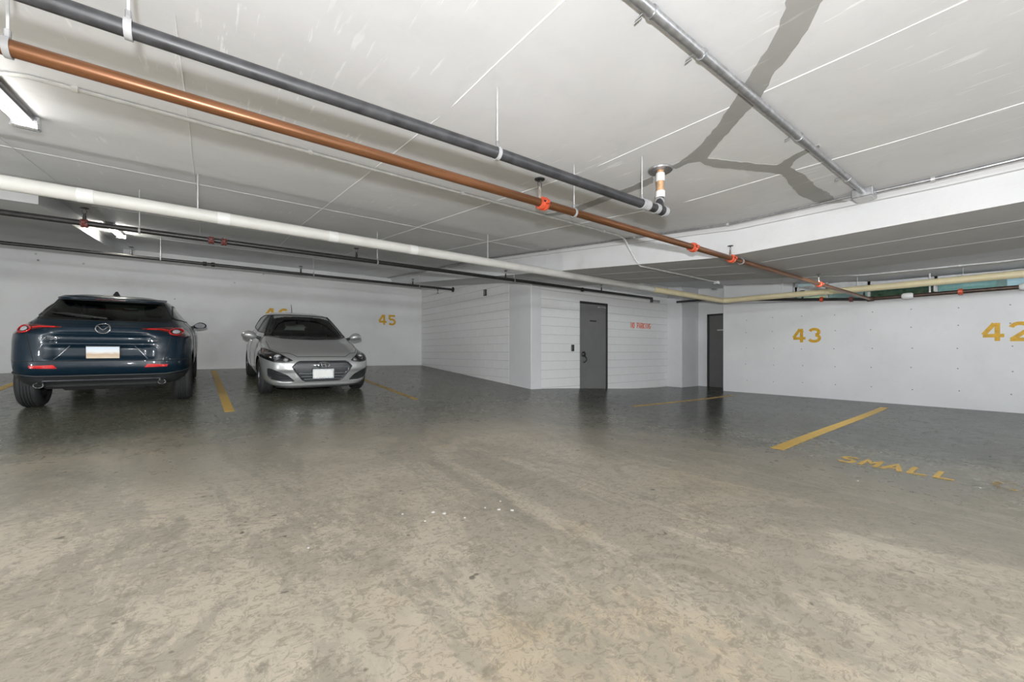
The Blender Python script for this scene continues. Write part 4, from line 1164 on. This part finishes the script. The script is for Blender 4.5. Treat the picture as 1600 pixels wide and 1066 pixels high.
    for x in (-.38, 0, .38): MB().rbox((x-.12, -1.09, .985), (x+.12, -1.02, 1.08), .03).build('headrest', 'seat', rs)
    MB().rbox((-.10, .28, 1.24), (.10, .31, 1.30), .01).build('rear_view_mirror', 'blackp', root)
    for c in root.children:          # the shell rides higher than the wheels
        if c.name.split('.')[0] in ('wheel', 'wheel_arch_liner'): continue
        c.location.z += UP
    return root

# ---------- silver hatchback, seen from the front
def silver_car():
    root = tag(empty('car'), 'silver compact hatchback parked facing out, with a white front plate', 'car')
    K = [(.17, 2.02, -1.95, .72, 5.0, 5.0), (.20, 2.09, -2.0, .78, 6.0, 5.6), (.27, 2.14, -2.05, .84, 6.0, 5.6), (.36, 2.165, -2.09, .872, 6.0, 5.6), (.48, 2.175, -2.105, .886, 6.0, 5.6),
         (.58, 2.165, -2.10, .890, 6.0, 5.6), (.66, 2.12, -2.08, .888, 6.0, 5.6), (.705, 2.04, -2.07, .884, 6.0, 5.6), (.75, 1.90, -2.06, .878, 4.3, 3.5), (.80, 1.72, -2.05, .868, 4.0, 3.4),
         (.86, 1.47, -2.03, .855, 4.3, 3.4), (.92, 1.22, -2.0, .838, 3.7, 3.4), (.965, 1.05, -1.97, .818, 3.9, 3.5), (1.0, .97, -1.93, .792, 3.9, 3.6), (1.05, .89, -1.89, .765, 3.8, 3.8),
         (1.16, .68, -1.80, .712, 3.7, 4), (1.27, .45, -1.70, .658, 3.6, 4), (1.355, .25, -1.60, .610, 3.5, 4.2), (1.40, .10, -1.53, .572, 3.3, 4.2), (1.43, -.06, -1.45, .52, 3.1, 4.0), (1.455, -.26, -1.25, .41, 2.9, 3.4), (1.468, -.45, -1.0, .26, 2.6, 2.9), (1.472, -.55, -.85, .12, 2.4, 2.5)]
    def disp(x, y, z):
        if y > .8:
            ax = abs(x)
            # bonnet: raised middle between two creases, sunken sides over the lamps
            z += .018*S((.62-ax)/.14)*S((z-.68)/.06)*S((1.0-z)/.05)
            # a ledge under the grille and hollow cheeks round the fog lamp pockets
            y -= .030*S((z-.26)/.05)*S((.48-z)/.05)*S((ax-.42)/.08)*S((.80-ax)/.05)
            y += .018*S((.25-z)/.03)*S((.8-ax)/.3)
        return (x, y, z)
    bm = body_skin(K, disp, 110, 36)
    sk = Skin(bm)
    front = lambda c: c.y > .2; rear = lambda c: c.y < -1
    ws = [(-.72, .985), (-.45, .955), (0, .942), (.45, .955), (.72, .985), (.655, 1.14), (.535, 1.385), (.30, 1.40), (0, 1.405), (-.30, 1.40), (-.535, 1.385), (-.655, 1.14)]
    rg = [(-.62, 1.06), (.62, 1.06), (.52, 1.37), (-.52, 1.37)]
    sw1 = [(.74, 1.03), (.66, 1.075), (.30, 1.28), (.02, 1.37), (-.12, 1.385), (-.12, 1.055)]
    sw2 = [(-.17, 1.055), (-.17, 1.387), (-.55, 1.385), (-.95, 1.34), (-1.30, 1.20), (-1.22, 1.125)]
    hl = [(.95, .845), (.80, .80), (.70, .765), (.60, .725), (.51, .675), (.455, .635), (.50, .612), (.60, .600), (.72, .605), (.80, .63), (.95, .70)]
    gr = [(-.47, .535), (-.405, .600), (-.36, .622), (.36, .622), (.405, .600), (.47, .535), (.43, .46), (.32, .315), (.27, .285), (-.27, .285), (-.32, .315), (-.43, .46)]
    fg = [(.80, .485), (.78, .50), (.74, .492), (.53, .395), (.43, .300), (.44, .285), (.60, .285), (.74, .315), (.79, .37)]
    R1, yw, rw = .345, 1.325, .316
    dr1 = [(-.14, .30), (-.14, 1.04), (.62, 1.02), (.86, .80), (.83, .30)]; dr2 = [(-.14, .30), (-.14, 1.04), (-1.0, 1.06), (-1.10, .75), (-.92, .30)]
    pos = lambda c: c.x > .45; neg = lambda c: c.x < -.45
    regs = [('arch', 'x', circle(yw, rw, R1), lambda c: abs(c.x) > .5), ('arch', 'x', circle(-yw, rw, R1), lambda c: abs(c.x) > .5),
            ('windscreen', 'y', ws, front), ('rear_window', 'y', rg, rear), ('sw1', 'x', sw1, pos), ('sw1b', 'x', sw1, neg), ('sw2', 'x', sw2, pos), ('sw2b', 'x', sw2, neg),
            ('hl', 'y', hl, lambda c: c.y > 1.2), ('hl2', 'y', mirror(hl), lambda c: c.y > 1.2), ('grille', 'y', gr, lambda c: c.y > 1.5),
            ('fog', 'y', fg, lambda c: c.y > 1.3), ('fog2', 'y', mirror(fg), lambda c: c.y > 1.3),
            ('hood', 'z', [(-.73, .98), (.73, .98), (.72, 1.5), (.60, 1.86), (.38, 2.075), (-.38, 2.075), (-.60, 1.86), (-.72, 1.5)], lambda c: c.z > .655),
            ('front_bumper', 'z', [(-1, 1.70), (1, 1.70), (1, 3), (-1, 3)], lambda c: c.z < .72),
            ('d1', 'x', dr1, pos), ('d1b', 'x', dr1, neg), ('d2', 'x', dr2, pos), ('d2b', 'x', dr2, neg),
            ('tailgate', 'y', [(-.66, .60), (.66, .60), (.60, 1.41), (-.60, 1.41)], rear)]
    P = panels(bm, regs)
    for k, n_, mt in [('body', 'body_shell', 'silver'), ('windscreen', 'windscreen', 'glass'), ('rear_window', 'rear_window', 'glass'), ('sw1', 'side_window', 'glass'), ('sw1b', 'side_window', 'glass'), ('sw2', 'side_window', 'glass'), ('sw2b', 'side_window', 'glass'),
                      ('hood', 'hood', 'silver'), ('front_bumper', 'front_bumper', 'silver'), ('d1', 'front_door', 'silver'), ('d1b', 'front_door', 'silver'), ('d2', 'rear_door', 'silver'), ('d2b', 'rear_door', 'silver'), ('tailgate', 'tailgate', 'silver')]:
        if k in P: face_mesh(n_, P[k], mt, root)
    H = []
    for k, s in (('hl', 1), ('hl2', -1)):
        h = face_mesh('headlamp', P[k], 'lens', root); H.append(h)
        face_mesh('lamp_housing', P[k], 'grille', h, .055, (-.3*s, -.95, 0))
        for x, z, r in ((.665, .672, .050), (.555, .642, .036)):
            p = sk.hit('y', s*x, z, 1)
            if p:
                q = p+Vector((-s*.008, -.040, 0)); n = Vector((s*.25, .95, .05)).normalized()
                MB().lathe([(-.02, r*1.12), (.004, r*1.12), (.006, r), (-.01, r*.9)], q, n, 22, False).build('lamp_ring', 'chrome', h, True)
                m = MB().lathe([(0, r*.88), (.010, r*.75), (.018, r*.45), (.021, .001)], q-n*.008, n, 22, False); m.build('projector', 'lampw', h, True)
        am = [sk.hit('y', s*x, z, 1, -.012) for x, z in ((.745, .770), (.83, .795), (.835, .73), (.765, .70))]
        if all(am): MB().add(am+[p+Vector((0, -.012, 0)) for p in am], [(0, 1, 2, 3), (4, 5, 6, 7), (0, 1, 5, 4), (1, 2, 6, 5), (2, 3, 7, 6), (3, 0, 4, 7)]).build('amber_marker', 'amber', h)
        pth = sk.path('y', [(s*.48, .626), (s*.60, .618), (s*.72, .626)], 1, -.012)
        MB().tube(pth, .008, 6).build('light_strip', 'satin', h, True)
        f = face_mesh('fog_pocket', P['fog' if s > 0 else 'fog2'], 'grille', root, .035, (-.2*s, -1, 0))
        MB().tube(sk.path('y', [(s*.50, .36), (s*.66, .385), (s*.77, .415)], 1, -.02), .008, 6).build('pocket_fin', 'blackp', f, True)
    g_ = face_mesh('grille', P['grille'], 'grille', root, .045, (0, -1, 0))
    for z, w in ((.572, .385), (.520, .43), (.415, .375), (.362, .335), (.316, .29)):
        m = MB(); pts = sk.path('y', [(-w, z), (w, z)], 1, -.010, .05)
        vs = []
        for p in pts: vs += [p+Vector((0, 0, .010)), p+Vector((0, -.03, .006)), p+Vector((0, -.03, -.006)), p+Vector((0, 0, -.008))]
        n = len(pts); m.add(vs, [(i*4+j, i*4+(j+1) % 4, (i+1)*4+(j+1) % 4, (i+1)*4+j) for i in range(n-1) for j in range(4)]+[(0, 1, 2, 3), tuple((n-1)*4+j for j in range(4))])
        m.build('grille_bar', 'bar', g_, True)
    MB().tube(sk.path('y', gr+gr[:1], 1, .002), .007, 8, False).build('grille_surround', 'dkalloy', g_, True)
    # number plate and emblem
    p = sk.hit('y', 0, .42, 1)
    pl = MB().rbox((-.155, p.y+.004, .345), (.155, p.y+.016, .478), .004).build('licence_plate', 'paper', root)
    m = MB()
    for z in (.340, .483): m.rbox((-.165, p.y-.006, z-.010), (.165, p.y+.019, z+.010), .003)
    for x in (-.162, .162): m.rbox((x-.006, p.y-.006, .34), (x+.006, p.y+.019, .483), .003)
    m.build('plate_frame', 'satin', pl)
    c = sk.hit('y', 0, .558, 1).y+.010
    b = MB().tube([(.090*math.cos(t), c, .556+.046*math.sin(t)) for t in np.linspace(0, 2*PI, 33)], .0085, 8, False)
    for s in (-1, 1): b.tube([(s*-.030-.010, c, .524), (s*-.030+.012, c, .588)], .0085, 8)
    b.tube([(-.035, c, .549), (.035, c, .563)], .0075, 8)
    b.build('emblem', 'chrome', g_, True)
    seam(sk, [('z', [(-.73, .97), (-.72, 1.5), (-.60, 1.86), (-.38, 2.075), (.38, 2.075), (.60, 1.86), (.72, 1.5), (.73, .97)], 1)], root, r=.005)
    for s in (-1, 1):
        seam(sk, [('x', dr1[:2], s), ('x', dr1[2:]+dr1[:1], s), ('x', dr2[2:]+dr2[:1], s)], root)
        MB().tube(sk.path('x', sw1+sw1[:1], s, .002), .009, 6, False).build('window_trim', 'blackp', root, True)
        MB().tube(sk.path('x', sw2+sw2[:1], s, .002), .009, 6, False).build('window_trim', 'blackp', root, True)
        for y in (-.02, -1.0):
            MB().tube(sk.path('x', [(y, .86), (y-.17, .865)], s, .022), .012, 8).build('door_handle', 'silver', root, True)
    MB().tube(sk.path('y', ws+ws[:1], 1, .001), .011, 6, False).build('windscreen_seal', 'blackp', root, True)
    for x0, x1 in ((.58, .02), (.05, -.52)):
        MB().tube(sk.path('y', [(x0, .975), ((x0+x1)/2, .965), (x1, .972)], 1, .018), .009, 6).build('wiper', 'blackp', root, True)
    mirrors(root, .955, .60, 1.0, 'silver')
    for s in (-1, 1):
        for y in (yw, -yw):
            wheel(root, s*.768, y, rw, .205, s, 'alloy'); arch_liner(root, y, rw, R1-.004, s*.52, s*.80)
    ap = sk.hit('z', -.02, -1.25, 1)
    MB().tube([(-.02, -1.25, ap.z-.01), (-.02, -1.30, ap.z+.04), (-.02, -1.42, ap.z+.22)], [.012, .007, .005], 8).build('aerial', 'blackp', root, True)
    MB().tube(sk.path('y', [(-.66, .205), (-.4, .196), (.4, .196), (.66, .205)], 1, .012), .014, 8).build('bumper_lip', 'blackp', root, True)
    MB().rbox((-.56, -1.98, .165), (.56, 1.98, .26), .03).build('underbody', 'dark', root)
    MB().box((-.80, -1.85, .34), (.80, .95, .38)).build('cabin_floor', 'dark', root)
    d = MB().rbox((-.70, .48, .62), (.70, 1.0, .935), .06).build('dashboard', 'blackp', root)
    MB().tube([(-.36+.18*math.cos(t), .40+.05*math.sin(t), .92+.17*math.sin(t)) for t in np.linspace(0, 2*PI, 25)], .014, 8, False).build('steering_wheel', 'blackp', d, True)
    for x in (-.36, .36): seat(root, x, .0, .48, .50)
    m = MB().rbox((-.62, -.98, .42), (.62, -.48, .60), .05); m.rbox((-.60, -1.12, .55), (.60, -.95, 1.02), .05)
    rs = m.build('rear_seat', 'seat', root)
    for x in (-.38, .38): MB().rbox((x-.12, -1.14, 1.02), (x+.12, -1.06, 1.15), .03).build('headrest', 'seat', rs)
    MB().rbox((-.11, .24, 1.25), (.11, .27, 1.32), .012).build('rear_view_mirror', 'blackp', root)
    return root
place_car(navy_car(), -1.09, 9.50, 0.0)
place_car(silver_car(), 1.56, 9.62, PI)
